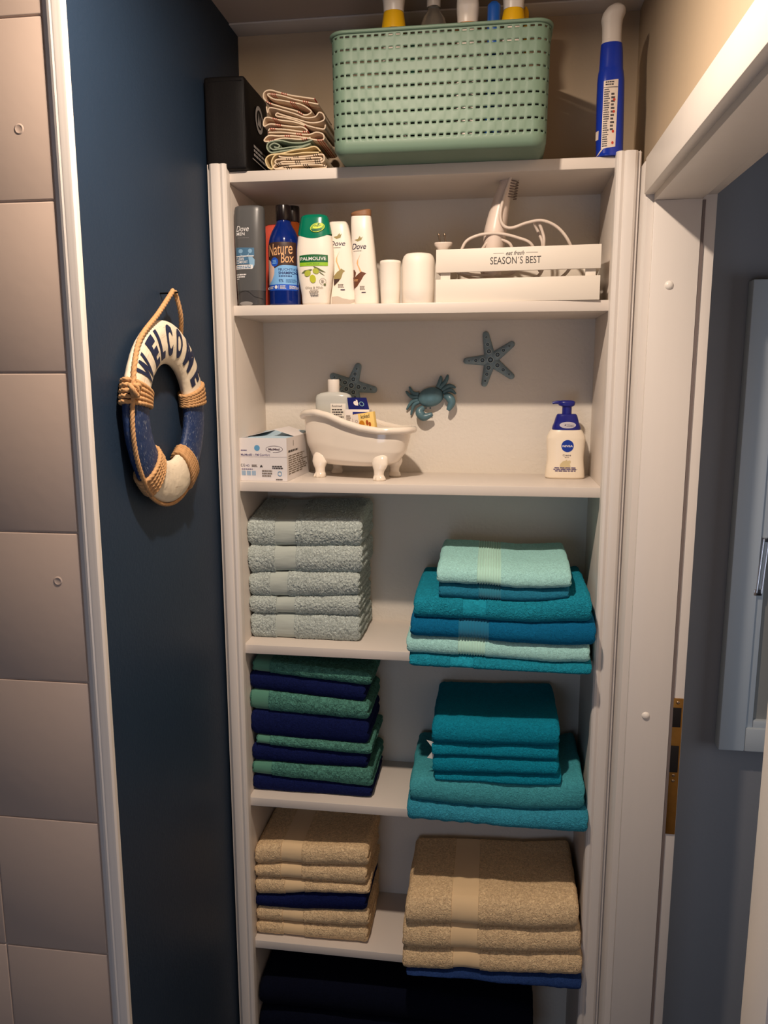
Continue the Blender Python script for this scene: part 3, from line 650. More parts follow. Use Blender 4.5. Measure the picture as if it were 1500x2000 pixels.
# tall blue cleaner bottle on the right
m_bb = mat('cobalt_blue_plastic', (24, 52, 160), .16, spec=.6)
yy = .012; A = at(1187, 305, yy); x_ = A.x
t = thing('cleaner_bottle', 'tall blue cleaner bottle with white nozzle at the right end above the unit', 'bottle', (x_, yy, Z0))
L = Loft([(0, .0235, .020, 2.6, .0035), (.004, .025, .021, 2.6, .003), (.06, .0255, .021, 2.6, .001), (.13, .0250, .021, 2.6, -.0005), (.150, .0235, .020, 2.4, -.001), (.156, .0222, .019, 2.3, -.001), (.19, .0205, .018, 2.2, -.0015), (.2, .0195, .017, 2.2, -.002)])
obj('bottle_body', L.mesh(), m_bb, t)
obj('nozzle', Loft([(.2, .0185, .0165, 2.2, -.002), (.204, .0185, .0165, 2.2, -.002), (.206, .0178, .016, 2.2, -.002), (.23, .018, .016, 2.3, -.0025), (.241, .0195, .018, 2.3, -.003), (.252, .0205, .02, 2.3, 0), (.261, .0175, .018, 2.3, .003), (.267, .010, .012, 2.2, .004)]).mesh(), mat('white_matt_plastic', (206, 196, 186), .5), t)
kx, kz = .00106, .00097; q = conv(1140, 0, 6.25, 1187, 303, kx, kz); lab = mat('label_cream', (222, 205, 190), .5); ink = mat('ink_dark', (40, 34, 44), .6); red = mat('ink_red', (190, 60, 40), .6)
D = Decal(L.front, .004); a = q(200, 1820); c_ = q(360, 1040)
D.poly([q(203, 1818), q(355, 1800), q(358, 1035), q(203, 1050)], lab)
D.rect(*q(205, 1128), *q(356, 1120), ink); D.lines(*q(222, 1105), *q(345, 1050), 2, ink, 3)
D.lines(*q(212, 1800), *q(275, 1135), 26, ink, 4); D.lines(*q(288, 1620), *q(330, 1180), 11, ink, 8)
for cy in (1265, 1400, 1625, 1755): D.ell(*q(322, cy), .0022, .0026, red)
D.rect(*q(148, 1700), *q(172, 1600), lab)
D.poly([q(163, 1885), q(205, 1822), q(228, 1815), q(180, 1880)], lab)
D.build('back_label', t, label='cream label with fine print')
# folded tea towels
def ribbon_cloth(label, pts, depth, th, base, line, y0=.004, spacing=.02, group='folded tea towels between the black case and the green basket', lw=.10, dbl=True):
    """pts: pixel path of the folded edge; extruded backwards as one cloth"""
    P = catmull([Vector((at(px, py, y0).x, 0, at(px, py, y0).z)) for px, py in pts], 6)
    bm = nb(); uvl = bm.loops.layers.uv.new('UVMap'); n = len(P); s = [0]
    for i in range(1, n): s.append(s[-1]+(P[i]-P[i-1]).length)
    NZ = 10; rows = []
    for k in range(NZ+1):
        y = y0+depth*k/NZ; r = []
        for i in range(n):
            a = P[max(i-1, 0)]; c = P[min(i+1, n-1)]; tg = (c-a).normalized(); nn = Vector((-tg.z, 0, tg.x)); ww = .0012*noise.noise(Vector((P[i].x*30, y*30, P[i].z*30)))
            base_ = P[i]+Vector((0, y+.003*noise.noise(Vector((s[i]*20, P[i].z*40, 3)))*(1 if k == 0 else 0), ww if k else 0))
            r.append((bm.verts.new(base_+nn*th/2), bm.verts.new(base_-nn*th/2)))
        rows.append(r)
    def face(vs, uv):
        f = bm.faces.new(vs)
        for l, w_ in zip(f.loops, uv): l[uvl].uv = w_
    for k in range(NZ):
        for i in range(n-1):
            u0, u1, v0, v1 = s[i], s[i+1], k*depth/NZ, (k+1)*depth/NZ
            for q_ in (0, 1): face((rows[k][i][q_], rows[k][i+1][q_], rows[k+1][i+1][q_], rows[k+1][i][q_]), ((u0, v0), (u1, v0), (u1, v1), (u0, v1)))
    for k in (0, NZ):
        for i in range(n-1): face((rows[k][i][0], rows[k][i+1][0], rows[k][i+1][1], rows[k][i][1]), ((s[i], 0), (s[i+1], 0), (s[i+1], 0), (s[i], 0)))
    for i in (0, n-1):
        for k in range(NZ): face((rows[k][i][0], rows[k+1][i][0], rows[k+1][i][1], rows[k][i][1]), ((s[i], 0),)*4)
    nm = 'tea_towel_'+label[:18]; m = bpy.data.materials.new(nm); m.use_nodes = True; nt = m.node_tree; N = nt.nodes; Lk = nt.links; bs = N['Principled BSDF']; bs.inputs['Roughness'].default_value = .9; bs.inputs['Specular IOR Level'].default_value = .15
    uv = N.new('ShaderNodeUVMap'); sp_ = N.new('ShaderNodeSeparateXYZ'); Lk.new(uv.outputs[0], sp_.inputs[0])
    def stripe(sock, period, width, off=0):
        a = N.new('ShaderNodeMath'); a.operation = 'ADD'; a.inputs[1].default_value = off; Lk.new(sock, a.inputs[0])
        md_ = N.new('ShaderNodeMath'); md_.operation = 'PINGPONG'; md_.inputs[1].default_value = period/2; Lk.new(a.outputs[0], md_.inputs[0])
        l_ = N.new('ShaderNodeMath'); l_.operation = 'LESS_THAN'; l_.inputs[1].default_value = width; Lk.new(md_.outputs[0], l_.inputs[0]); return l_.outputs[0]
    base_s = stripe(sp_.outputs[0], spacing*3.4, .0010)
    if dbl:
        mxm = N.new('ShaderNodeMath'); mxm.operation = 'MAXIMUM'; Lk.new(base_s, mxm.inputs[0]); Lk.new(stripe(sp_.outputs[0], spacing*3.4, .0008, .0042), mxm.inputs[1])
        mm = N.new('ShaderNodeMath'); mm.operation = 'MAXIMUM'; Lk.new(mxm.outputs[0], mm.inputs[0]); Lk.new(stripe(sp_.outputs[0], spacing*3.4, .0008, .0084), mm.inputs[1]); base_s = mm.outputs[0]
    m3 = N.new('ShaderNodeMath'); m3.operation = 'MAXIMUM'; Lk.new(base_s, m3.inputs[0]); Lk.new(stripe(sp_.outputs[1], .045, .0009, .021), m3.inputs[1])
    mx = N.new('ShaderNodeMix'); mx.data_type = 'RGBA'; mx.inputs[6].default_value = lin(base); mx.inputs[7].default_value = lin(line); Lk.new(m3.outputs[0], mx.inputs[0]); Lk.new(mx.outputs[2], bs.inputs['Base Color'])
    org = Vector((P[0].x, y0+depth/2, min(p.z for p in P))); o = obj('tea_towel', bm, m, origin=org, ang=60); return tag(o, label, 'tea towel', group)
def cp(pts): return [(500+x/9.375, 160+y/9.375) for x, y in pts]
cream = (226, 204, 176); redl = (176, 62, 52); blk = (70, 58, 52); TH = .0024
ribbon_cloth('cream tea towel with red stripes, topmost of the folded pile', cp([(1075, 310), (700, 250), (420, 190), (250, 150), (150, 190), (140, 290), (230, 380), (420, 440), (740, 530), (880, 600), (980, 575), (1000, 520), (820, 410), (560, 350), (330, 310), (215, 240), (250, 215), (480, 255), (760, 330), (1140, 405)]), .13, TH, cream, redl)
ribbon_cloth('plain cream tea towel, crumpled, second in the folded pile', cp([(190, 450), (210, 560), (240, 480), (330, 480), (500, 520), (700, 575), (900, 650), (1080, 640), (1160, 560), (1235, 600), (1230, 700), (1000, 745), (700, 660), (450, 590), (390, 570), (370, 620), (560, 660), (760, 715), (950, 800), (1150, 850), (1250, 860), (1270, 780)]), .12, TH, (220, 198, 172), (206, 180, 150), dbl=False)
ribbon_cloth('cream tea towel with red stripe group in the middle of the folded pile', cp([(900, 800), (700, 735), (450, 700), (200, 645), (140, 720), (150, 810), (260, 770), (450, 790), (700, 820), (860, 830), (940, 900), (800, 900), (560, 870), (400, 860), (260, 850), (220, 890)]), .13, TH, cream, redl)
ribbon_cloth('cream tea towel with red checks lying on the green one', cp([(220, 925), (420, 920), (700, 940), (960, 960), (1100, 920), (1220, 950), (1235, 1040), (1120, 1060), (900, 1020), (640, 985), (400, 985), (230, 985), (150, 1070), (230, 1085), (480, 1030), (800, 1050), (1000, 1020)]), .13, TH, cream, redl)
ribbon_cloth('grey-green tea towel near the bottom of the folded pile', cp([(1030, 1060), (850, 1110), (640, 1110), (450, 1070), (250, 1100), (200, 1200), (280, 1290), (500, 1260), (800, 1210), (1000, 1130), (850, 1170), (640, 1190), (430, 1220), (300, 1230), (250, 1170), (330, 1120), (430, 1160), (400, 1200), (330, 1190)]), .13, TH, (150, 160, 138), (170, 176, 156), dbl=False)
ribbon_cloth('pale cream tea towel tucked under the grey-green one', cp([(1180, 1270), (1080, 1180), (900, 1220), (700, 1250), (500, 1300), (260, 1340), (180, 1430), (220, 1560), (300, 1580), (290, 1450), (380, 1330), (640, 1320), (900, 1290), (1150, 1290)]), .13, TH, (218, 196, 150), (206, 182, 140), dbl=False)
ribbon_cloth('cream tea towel with black checks at the bottom of the folded pile', cp([(410, 1350), (480, 1375), (740, 1372), (980, 1350), (1200, 1320), (1245, 1380), (1200, 1470), (900, 1490), (600, 1500), (370, 1490), (380, 1415), (640, 1410), (900, 1400), (1170, 1385), (1180, 1430), (860, 1452), (600, 1460), (480, 1465), (330, 1530), (350, 1585), (560, 1545), (900, 1520), (1180, 1510), (1290, 1560), (1000, 1590), (640, 1592), (350, 1594)]), .15, TH, cream, blk, spacing=.012)
# ================================================================ SHELF WITH BOTTLES
Z1 = ZS[1]+.0003
wb = mat('white_satin_plastic', (236, 226, 212), .35, sss=0); 
# grey shower gel
kx = .001040; kz = .001015
L = Loft([(0, .0265, .016, 3.2), (.004, .0285, .018, 3.2), (.02, .0290, .019, 3), (.05, .0300, .020, 2.8), (.10, .0312, .021, 2.6), (.15, .0322, .020, 2.6), (.19, .0318, .017, 2.6), (.199, .0300, .015, 2.6), (.201, .026, .012, 2.6)])
t = thing('shower_gel_bottle', 'dark grey shower gel bottle with blue label at the left end of the bottle row', 'bottle', (.0365, .022, Z1))
gm = mat('graphite_plastic', (84, 84, 84), .33); obj('bottle_body', L.mesh(zr=(.030, .201)), gm, t); obj('cap', L.mesh(zr=(0, .0298), grow=-.0004), mat('graphite_cap', (70, 68, 68), .3), t)
q = conv(445, 380, 9.09, 483.5, 596, kx, kz); wi = mat('ink_white', (225, 222, 220), .6); bl_ = mat('label_steel_blue', (70, 110, 140), .5); bl2 = mat('label_light_blue', (130, 168, 196), .5)
D = Decal(L.front, .004)
D.text('Dove', *q(138, 635), *q(380, 535), wi, shear=.25); D.text('MEN', *q(140, 705), *q(300, 650), wi, bold=.012); D.lines(*q(160, 755), *q(380, 738), 1, mat('ink_mid_grey', (120, 118, 118), .6), 2)
D.poly([q(88, 1080), q(88, 915), q(470, 930), q(470, 1000), q(470, 1080)], bl_); D.poly([q(88, 1220), q(88, 1090), q(430, 1090), q(430, 1220)], bl_); D.poly([q(380, 1230), q(360, 1090), q(430, 1085), q(475, 1140), q(470, 1230), q(440, 1290)], bl2)
D.ell(*q(215, 985), .0050, .0042, bl2); D.ell(*q(395, 985), .0042, .0044, bl2); D.ring(*q(290, 1010), .0105, .0090, .0016, bl2, PI*1.15, PI*1.9)
D.rect(*q(110, 1083), *q(460, 1068), wi); D.text('CLEAN', *q(115, 1150), *q(275, 1095), wi, bold=.01); D.text('COMFORT', *q(112, 1205), *q(345, 1158), wi, bold=.01)
D.poly([q(90, 1308), q(90, 1232), q(440, 1232), q(440, 1290), q(425, 1308)], wi); D.lines(*q(130, 1300), *q(420, 1240), 2, bl_, 6)
D.lines(*q(108, 1465), *q(350, 1385), 2, wi, 9); D.rect(*q(112, 1490), *q(170, 1475), wi)
D.build('front_label', t)
D = Decal(lambda x, z, off: L.front(x, z, off+.0003), .003)
arc = [q(105, 1960), q(105, 1900)]+[q(x, 1770-70*math.sin(min(1, (x-110)/330)*PI)+ (max(0, x-330)*.30)) for x in range(110, 600, 30)]
for i in range(2, len(arc)-1):
    a, c_ = arc[i], arc[i+1]; D.poly([a, c_, (c_[0], c_[1]+.0008), (a[0], a[1]+.0008)], mat('graphite_groove', (40, 38, 38), .5)); D.off -= .00006
D.ell(*q(285, 1930), .0145, .0045, mat('graphite_painted_sheen', (150, 146, 142), .3)); D.build('cap_relief', t)  # pale ellipse: sheen on the cap put into the colour
# nature box style round bottle
L = Loft([(0, .030, .030, 2), (.003, .0325, .0325, 2), (.01, .033, .033, 2), (.118, .033, .033, 2), (.132, .0315, .0315, 2), (.150, .0255, .0255, 2), (.162, .0185, .0185, 2), (.168, .0155, .0155, 2), (.173, .0145, .0145, 2)])
t = thing('shampoo_bottle', 'dark blue round shampoo bottle with black cap between the grey and the white bottle', 'bottle', (.1045, .038, Z1))
db = mat('deep_blue_glossy_plastic', (14, 44, 130), .10, trans=.35, ior=1.45, spec=.6); obj('bottle_body', L.mesh(), db, t)
lobj('cap', [(0, .173), (.0158, .173), (.0162, .175), (.0162, .200), (.0155, .203), (0, .204)], mat('black_glossy_plastic', (20, 12, 14), .22), t)
kx = .00107; kz = .00104; q = conv(445, 380, 9.09, 547, 599, kx, kz)
brn = mat('label_dark_brown', (62, 40, 34), .5); cpk = mat('label_cream_pink', (226, 190, 170), .5); sky = mat('label_sky_blue', (122, 176, 226), .5); cob = mat('label_cobalt', (26, 82, 190), .5); cop = mat('ink_copper', (232, 176, 124), .5); nvk = mat('ink_navy', (20, 38, 96), .5)
D = Decal(L.front, .003)
XA, XB = -.0318, .0318
zt_, zb_ = q(0, 885)[1], q(0, 1730)[1]
D.rect(XA, q(0, 1290)[1], XB, zt_, brn); D.rect(XA, q(0, 1625)[1], XB, q(0, 1290)[1], sky); D.rect(XA, zb_, XB, q(0, 1625)[1], cob)
D.poly([q(640, 1620), q(640, 1165), q(700, 1180), q(760, 1240), q(810, 1340), q(805, 1440), q(760, 1540), q(690, 1610)], cpk)
D.poly([q(700, 1180), q(1180, 1180), q(1180, 1270), q(1050, 1280), q(900, 1300), q(815, 1340), q(760, 1240)], brn)
D.ell(*q(815, 1230), .0085, .0092, cob); D.lines(*q(765, 1265), *q(865, 1190), 3, sky, 3, center=True)
D.text('Nature', *q(690, 1110), *q(1130, 905), cop, shear=.25, rot=.09); D.text('Box', *q(935, 1245), *q(1150, 1085), cop, shear=.2, rot=.06)
D.text('FEUCHTIG', *q(890, 1385), *q(1185, 1345), nvk); D.text('SHAMPOO', *q(890, 1450), *q(1215, 1402), nvk, bold=.02); D.lines(*q(895, 1495), *q(1180, 1465), 1, nvk, 4)
D.text('97%', *q(895, 1590), *q(975, 1535), nvk); D.lines(*q(1020, 1595), *q(1190, 1530), 3, mat('ink_soft_blue', (80, 130, 180), .5), 5)
D.ell(*q(838, 1672), .0034, .0036, wi); D.lines(*q(690, 1705), *q(795, 1650), 3, wi, 2); D.rect(*q(888, 1710), *q(893, 1640), wi); D.lines(*q(915, 1708), *q(1040, 1645), 3, wi, 3); D.lines(*q(1075, 1710), *q(1200, 1645), 3, wi, 8)
D.ring(*q(655, 1672), .0030, .0030, .0008, wi)
D.build('front_label', t)
# bottle behind, black cap and amber shoulder
ax_ = at(571, 418, .098); ah = at(571, 403, .098).z-Z1-.194
t = thing('shampoo_bottle', 'amber bottle with black cap standing behind the dark blue bottle', 'bottle', (ax_.x, .098, Z1))
obj('bottle_body', Loft([(0, .026, .026, 2), (.004, .029, .029, 2), (.11+ah, .029, .029, 2), (.135+ah, .026, .026, 2), (.155+ah, .016, .016, 2), (.16+ah, .0145, .0145, 2)]).mesh(), mat('amber_plastic', (150, 70, 24), .12, trans=.4), t)
lobj('cap', [(0, .16+ah), (.0152, .16+ah), (.0156, .162+ah), (.0156, .190+ah), (.015, .193+ah), (0, .194+ah)], mat('black_glossy_plastic', (20, 12, 14), .22), t)
t = thing('lotion_bottle', 'coral red bottle in the left back corner behind the grey one', 'bottle', (.062, .135, Z1))
obj('bottle_body', Loft([(0, .028, .016, 2.6), (.004, .030, .018, 2.6), (.15, .031, .018, 2.6), (.178, .027, .015, 2.6), (.184, .020, .010, 2.6)]).mesh(), mat('coral_red_plastic', (210, 84, 66), .35), t)
# palmolive style bottle
kx = .001045; kz = .001007
L = Loft([(0, .0260, .016, 2.8), (.003, .0283, .018, 2.8), (.02, .0298, .0195, 2.6), (.05, .0350, .021, 2.5), (.085, .0388, .022, 2.4), (.105, .0386, .022, 2.4), (.130, .0362, .021, 2.4), (.150, .0335, .0195, 2.4), (.168, .0292, .017, 2.6), (.176, .0268, .015, 2.8), (.1785, .0225, .012, 2.8)])
t = thing('shower_gel_bottle', 'white shower gel bottle with green cap and olive picture, in the middle of the bottles', 'bottle', (.1755, .020, Z1))
obj('bottle_body', L.mesh(zr=(0, .137)), wb, t); gr = mat('emerald_cap_plastic', (0, 112, 84), .22); 
# cap with a dipping lower edge
bm = nb(); seg = 64; rings = []
for k in range(14):
    r_ = []
    for i in range(seg):
        a = 2*PI*i/seg; c, s_ = math.cos(a), math.sin(a); zlow = .1305+.0105*abs(c)**1.5+.0; z = zlow+(.1785-zlow)*k/13; w_, d_, n_, cx_, cy_ = L.at(z); w_ += .0005; d_ += .0005
        r_.append(bm.verts.new((w_*math.copysign(abs(c)**(2/n_), c), d_*math.copysign(abs(s_)**(2/n_), s_), z)))
    rings.append(r_)
for A, B_ in zip(rings, rings[1:]):
    for i in range(seg): bm.faces.new((A[i], A[(i+1) % seg], B_[(i+1) % seg], B_[i]))
bm.faces.new(rings[-1]); bm.faces.new(rings[0]); obj('cap', bm, gr, t, label='emerald green cap')
q = conv(570, 400, 8.333, 611, 595.5, kx, kz); D = Decal(lambda x, z, off: L.front(x, z, off+.0006), .0035); dgn = mat('label_dark_green', (8, 92, 44), .5); lgn = mat('label_lime', (140, 186, 38), .5); olv = mat('olive_green', (168, 176, 60), .5); olv2 = mat('olive_leaf', (96, 104, 62), .5); gy = mat('ink_warm_grey', (120, 108, 96), .6)
D.rect(*q(105, 940), *q(580, 822), dgn); D.poly([q(105, 825)]+[q(105+475*k/10, 825-14*math.sin(PI*k/10)) for k in range(11)]+[q(580, 825)], dgn); D.rect(*q(105, 998), *q(580, 940), lgn)
D.text('PALMOLIVE', *q(125, 908), *q(556, 852), wi, bold=.015); D.text('NATURALS', *q(235, 978), *q(440, 960), dgn)
D.poly([q(135, 1115), q(190, 1070), q(300, 1052), q(330, 1060), q(230, 1110)], olv2); D.poly([q(340, 1000), q(420, 1030), q(545, 1105), q(500, 1100), q(380, 1050)], olv2); D.poly([q(400, 1060), q(470, 1110), q(535, 1165), q(470, 1130)], olv2)
D.ell(*q(245, 1120), .0072, .0058, olv, rot=.5); D.ell(*q(385, 1085), .0068, .0052, olv, rot=-.4); D.ell(*q(332, 1210), .0064, .0082, mat('olive_bright', (178, 182, 44), .5), rot=.25)
D.ring(*q(495, 1255), .0066, .0068, .0005, gy); D.ell(*q(525, 1305), .0022, .0024, olv2); D.lines(*q(470, 1280), *q(520, 1225), 3, gy, 4)
D.text('Olive & Milch', *q(205, 1370), *q(495, 1335), gy); D.lines(*q(280, 1400), *q(420, 1385), 1, gy, 2); D.lines(*q(245, 1450), *q(450, 1412), 2, gy, 7, center=True); D.lines(*q(270, 1500), *q(440, 1462), 2, ink, 9, center=True)
lim = mat('label_bright_lime', (206, 220, 60), .5)
D.off += .0004; D.ell(*q(418, 375), .0148, .0090, lim, rot=.22); D.ell(*q(418, 375), .0138, .0080, mat('emblem_green', (120, 160, 50), .5), rot=.22); D.ell(*q(425, 355), .0105, .0045, lim, rot=.22); D.text('vegan', *q(355, 372), *q(485, 335), dgn, bold=.02, rot=.1); D.poly([q(310, 405), q(500, 385), q(480, 420), q(400, 445), q(340, 440)], dgn); D.ell(*q(440, 322), .0024, .0012, dgn, rot=.5)
D.build('front_label', t)
# two white dove style bottles
dov = mat('ink_navy_brown', (48, 30, 58), .5); gold = mat('ink_old_gold', (150, 134, 84), .5)
def dove(label, x, y, lean, px0, py0, q, swirl, browntop, secs, off=0, show=''):
    t = thing('lotion_bottle', label, 'bottle', (x, y, Z1), lean)
    L = Loft(secs); obj('bottle_body', L.mesh(), wb, t); D = Decal(lambda a, z, o_: L.front(a, z, o_), .0035)
    return t, L, D
secs = [(0, .0290, .017, 3, .0), (.003, .0310, .019, 3), (.04, .0305, .0195, 2.7, -.001), (.10, .0275, .019, 2.6, -.0035), (.145, .0235, .017, 2.6, -.006), (.165, .0205, .014, 2.8, -.008), (.170, .0175, .010, 2.8, -.0085)]
t, L, D = dove('white lotion bottle half hidden behind the olive shower gel bottle', .2265, .052, 0, 0, 0, None, 0, 0, secs)
kx = .00108; kz = .00103; q = conv(570, 400, 8.333, 661, 597, kx, kz)
D.poly([q(640, 525), q(700, 510), q(735, 465), q(748, 495), q(775, 470), q(755, 540), q(690, 560)], gold); D.text('Dove', *q(575, 672), *q(830, 590), dov, shear=.25, bold=.01); D.lines(*q(620, 710), *q(800, 690), 1, gy, 3)
D.poly([q(680, 870), q(745, 750), q(700, 850), q(700, 930), q(760, 1075), q(730, 1060), q(675, 920)], cop)
D.poly([q(640, 1160), q(700, 1090), q(750, 1060), q(760, 1040), q(825, 1080), q(790, 1110), q(760, 1200), q(700, 1270), q(640, 1330)], gold); D.poly([q(640, 1210), q(745, 1205), q(720, 1250), q(640, 1320)], brn)
D.lines(*q(710, 1355), *q(825, 1290), 3, gy, 3); D.rect(*q(750, 1396), *q(822, 1380), dov)
D.build('front_label', t)
D = Decal(lambda a, z, o_: L.front(a, z, o_+.0003), .003); D.poly([q(595, 1620), q(600, 1500), q(700, 1490), q(790, 1530), q(900, 1550), q(1015, 1540), q(1020, 1565), q(900, 1620)], mat('pale_grey_plastic', (196, 182, 168), .3)); D.build('cap_relief', t)
secs = [(0, .0235, .017, 3, .0), (.003, .0255, .019, 3), (.04, .0258, .0195, 2.7, -.002), (.10, .0245, .019, 2.6, -.0060), (.15, .0225, .017, 2.6, -.0095), (.170, .0215, .014, 2.8, -.0110), (.1785, .0205, .012, 2.8, -.0115)]
t, L, D = dove('white lotion bottle with brown lid, right of the other white lotion bottle', .2795, .045, 0, 0, 0, None, 0, 0, secs)
q = conv(570, 400, 8.333, 716, 596, kx, kz)
D.poly([q(1035, 580), q(1095, 570), q(1125, 520), q(1145, 555), q(1175, 530), q(1150, 590), q(1090, 610)], gold); D.text('Dove', *q(992, 735), *q(1228, 640), dov, shear=.25, bold=.01); D.lines(*q(1020, 770), *q(1200, 752), 1, gy, 3)
D.poly([q(1078, 920), q(1145, 800), q(1100, 900), q(1098, 980), q(1160, 1110), q(1130, 1110), q(1072, 960)], cop)
D.poly([q(990, 1060), q(1030, 1060), q(1060, 1110), q(1045, 1180), q(1100, 1130), q(1150, 1095), q(1230, 1125), q(1190, 1160), q(1150, 1230), q(1080, 1330), q(1010, 1385), q(1000, 1200)], mat('label_chestnut', (104, 60, 38), .5))
D.lines(*q(1010, 1250), *q(1120, 1215), 2, cop, 3); D.lines(*q(1125, 1395), *q(1225, 1325), 3, gy, 3); D.rect(*q(1152, 1442), *q(1220, 1425), dov)
D.build('front_label', t)
b = Loft([(.1782, .0205, .012, 2.8, -.0115), (.180, .0212, .013, 2.8, -.0115), (.187, .0212, .013, 2.8, -.0115), (.190, .017, .009, 2.8, -.010)]).mesh(zr=None)
for v in b.verts: v.co.z += (v.co.x+.0115)*.14*(1 if v.co.z > .182 else 0)
obj('lid', b, mat('brown_lid_plastic', (140, 98, 66), .4), t, label='brown lid')
# canisters
cw = mat('white_matt_canister', (240, 230, 216), .5)
t = thing('white_cup', 'plain white cup with thin rim between the lotion bottle and the tall canister', 'cup', (.331, .030, Z1))
lobj('cup_body', [(0, .0), (.0185, 0), (.0195, .002), (.0205, .03), (.0212, .080), (.0216, .0812), (.0216, .085), (.0205, .0865), (0, .0868)], cw, t)
t = thing('white_canister', 'plain white canister with rounded shoulders beside the white crate', 'canister', (.3885, .036, Z1))
lobj('canister_body', [(0, 0), (.0320, 0), (.0335, .002), (.0338, .03), (.0338, .078), (.0330, .088), (.030, .0955), (.026, .0992), (.018, .1005), (0, .101)], cw, t)
# crate
cr = mat('white_crate_wood', (226, 216, 202), .5, bump=.05, bscale=60, stretch=(.3, 1, 3), bdist=.0005)
CR = -math.radians(3.8); c0 = Vector((.4262, .0150, Z1)); CLN, CDP, CH = .3235, .150, .1045
t = thing('wooden_crate', "white slatted crate lettered SEASON'S BEST on the bottle shelf", 'crate', c0, CR)
obj('front_slat', bx(0, 0, .0595, CLN, .007, CH, bev=.0006), cr, t); obj('front_slat', bx(0, 0, 0, CLN, .007, .0460, bev=.0006), cr, t)
obj('back_slat', bx(0, CDP-.007, .0595, CLN, CDP, CH, bev=.0006), cr, t); obj('back_slat', bx(0, CDP-.007, 0, CLN, CDP, .0460, bev=.0006), cr, t)
for x0_, x1_ in ((0.001, .008), (CLN-.008, CLN-.001)):
    obj('side_slat', bx(x0_, .0075, .0600, x1_, CDP-.0075, CH-.0005, bev=.0006), cr, t); obj('side_slat', bx(x0_, .0075, .0005, x1_, CDP-.0075, .0455, bev=.0006), cr, t)
for x_ in (.0085, CLN-.0285):
    for y_ in (.0075, CDP-.0175): obj('corner_post', bx(x_, y_, .0035, x_+.020, y_+.010, CH-.003 if False else .102, bev=.0006), cr, t)
obj('bottom_board', bx(.0085, .0075, .0005, CLN-.0085, CDP-.0075, .0033), cr, t, smooth=False)
q = conv(780, 310, 3.125, 849, 592, CLN/326., .001005); D = Decal(flatf(0), 0); ik = mat('ink_black_grey', (60, 54, 52), .6)
def cq(x, y): # undo the perspective slope of the slat
    a, c_ = q(x, y); return a, c_-(a/CLN)*.0125
D.text('eat fresh', cq(657, 605)[0], .0893, cq(770, 575)[0], .0972, ik, shear=.35, bold=.008)
D.rect(cq(578, 0)[0], .0930, cq(645, 0)[0], .0935, ik); D.rect(cq(780, 0)[0], .0930, cq(852, 0)[0], .0935, ik)
D.text('SEASON´S BEST', cq(560, 0)[0], .0725, cq(873, 0)[0], .0862, ik)
D.build('lettering', t, label='printed words eat fresh SEASON´S BEST')
# hair styler in the crate, with cord and plug
yy = .075
hw = mat('warm_white_appliance', (226, 208, 194), .35); rb = mat('rib_grey', (120, 104, 94), .5); cordm = mat('cord_white', (214, 198, 184), .45)
a0 = at(958, 520, yy); a1 = at(1001, 335, yy); t = thing('hair_styler', 'white handheld hair styler with ribbed tip and coiled cord standing in the crate', 'hair styler', (a0.x, yy, Z1+.0075))
def PZ(px, py, Y=yy): return at(px, py, Y)
ctr = [PZ(960, 560), PZ(962, 520), PZ(967, 455), PZ(979, 395), PZ(989, 360)]
b = tube(nb(), catmull(ctr, 8), list(np.interp(np.linspace(0, 4, 33), [0, 1, 2, 3, 4], [.021, .025, .029, .022, .0165])), 24, flat=.8); obj('body', b, hw, t, world=True)
ctr2 = catmull([PZ(989, 362), PZ(997, 340), PZ(1003, 326)], 10); b = tube(nb(), ctr2, list(np.linspace(.0165, .0065, len(ctr2))), 20); obj('tip', b, hw, t, world=True)
b = nb()
for k in range(12):
    f = k/11; c = PZ(990+17*f, 386-58*f, yy-.004); r_ = .0175-.010*f
    tube(b, [c+Vector((r_*math.cos(a)+.002, -.012*math.sin(a)*(.9-.4*f), -.003*math.cos(a))) for a in np.linspace(-.9, 1.9, 10)], .0011, 6)
obj('ribbed_grip', b, rb, t, world=True, label='grey ribs of the tip')
yc = yy-.028
cord = [PZ(1010, 325, yc), PZ(998, 345, yc), PZ(984, 385, yc), PZ(977, 420, yc), PZ(983, 440, yc), PZ(1000, 445, yc), PZ(1030, 435, yc), PZ(1060, 431, yc), PZ(1090, 445, yc), PZ(1112, 474, yc), PZ(1120, 510, yc+.01), PZ(1090, 545, yc+.01), PZ(1030, 550, yc+.01), PZ(980, 540, yc+.01), PZ(900, 530, yc), PZ(905, 480, yc), PZ(930, 461, yc), PZ(970, 456, yc), PZ(1010, 464, yc), PZ(1040, 480, yc), PZ(1055, 530, yc+.02), PZ(1060, 480, yc+.03), PZ(1052, 455, yc+.035), PZ(1044, 436, yc+.03), PZ(1050, 432, yc+.01), PZ(1060, 455, yc+.01), PZ(1062, 480, yc+.01), PZ(1050, 540, yc+.02), PZ(960, 548, yc+.02), PZ(935, 510, yc+.015), PZ(948, 478, yc+.01), PZ(965, 467, yc+.01), PZ(985, 470, yc+.01), PZ(1000, 484, yc+.01), PZ(1005, 530, yc+.02), PZ(940, 545, yc+.03), PZ(890, 530, yc+.03), PZ(868, 500, yc+.02)]
obj('cord', tube(nb(), catmull(cord, 7), .0032, 10), cordm, t, world=True)
b = tube(nb(), catmull([PZ(992, 372, yy), PZ(980, 352, yy), PZ(976, 340, yy), PZ(984, 335, yy), PZ(996, 338, yy)], 6), .0011, 8); obj('hanging_loop', b, rb, t, world=True)
pc = PZ(866, 482, yc+.02)
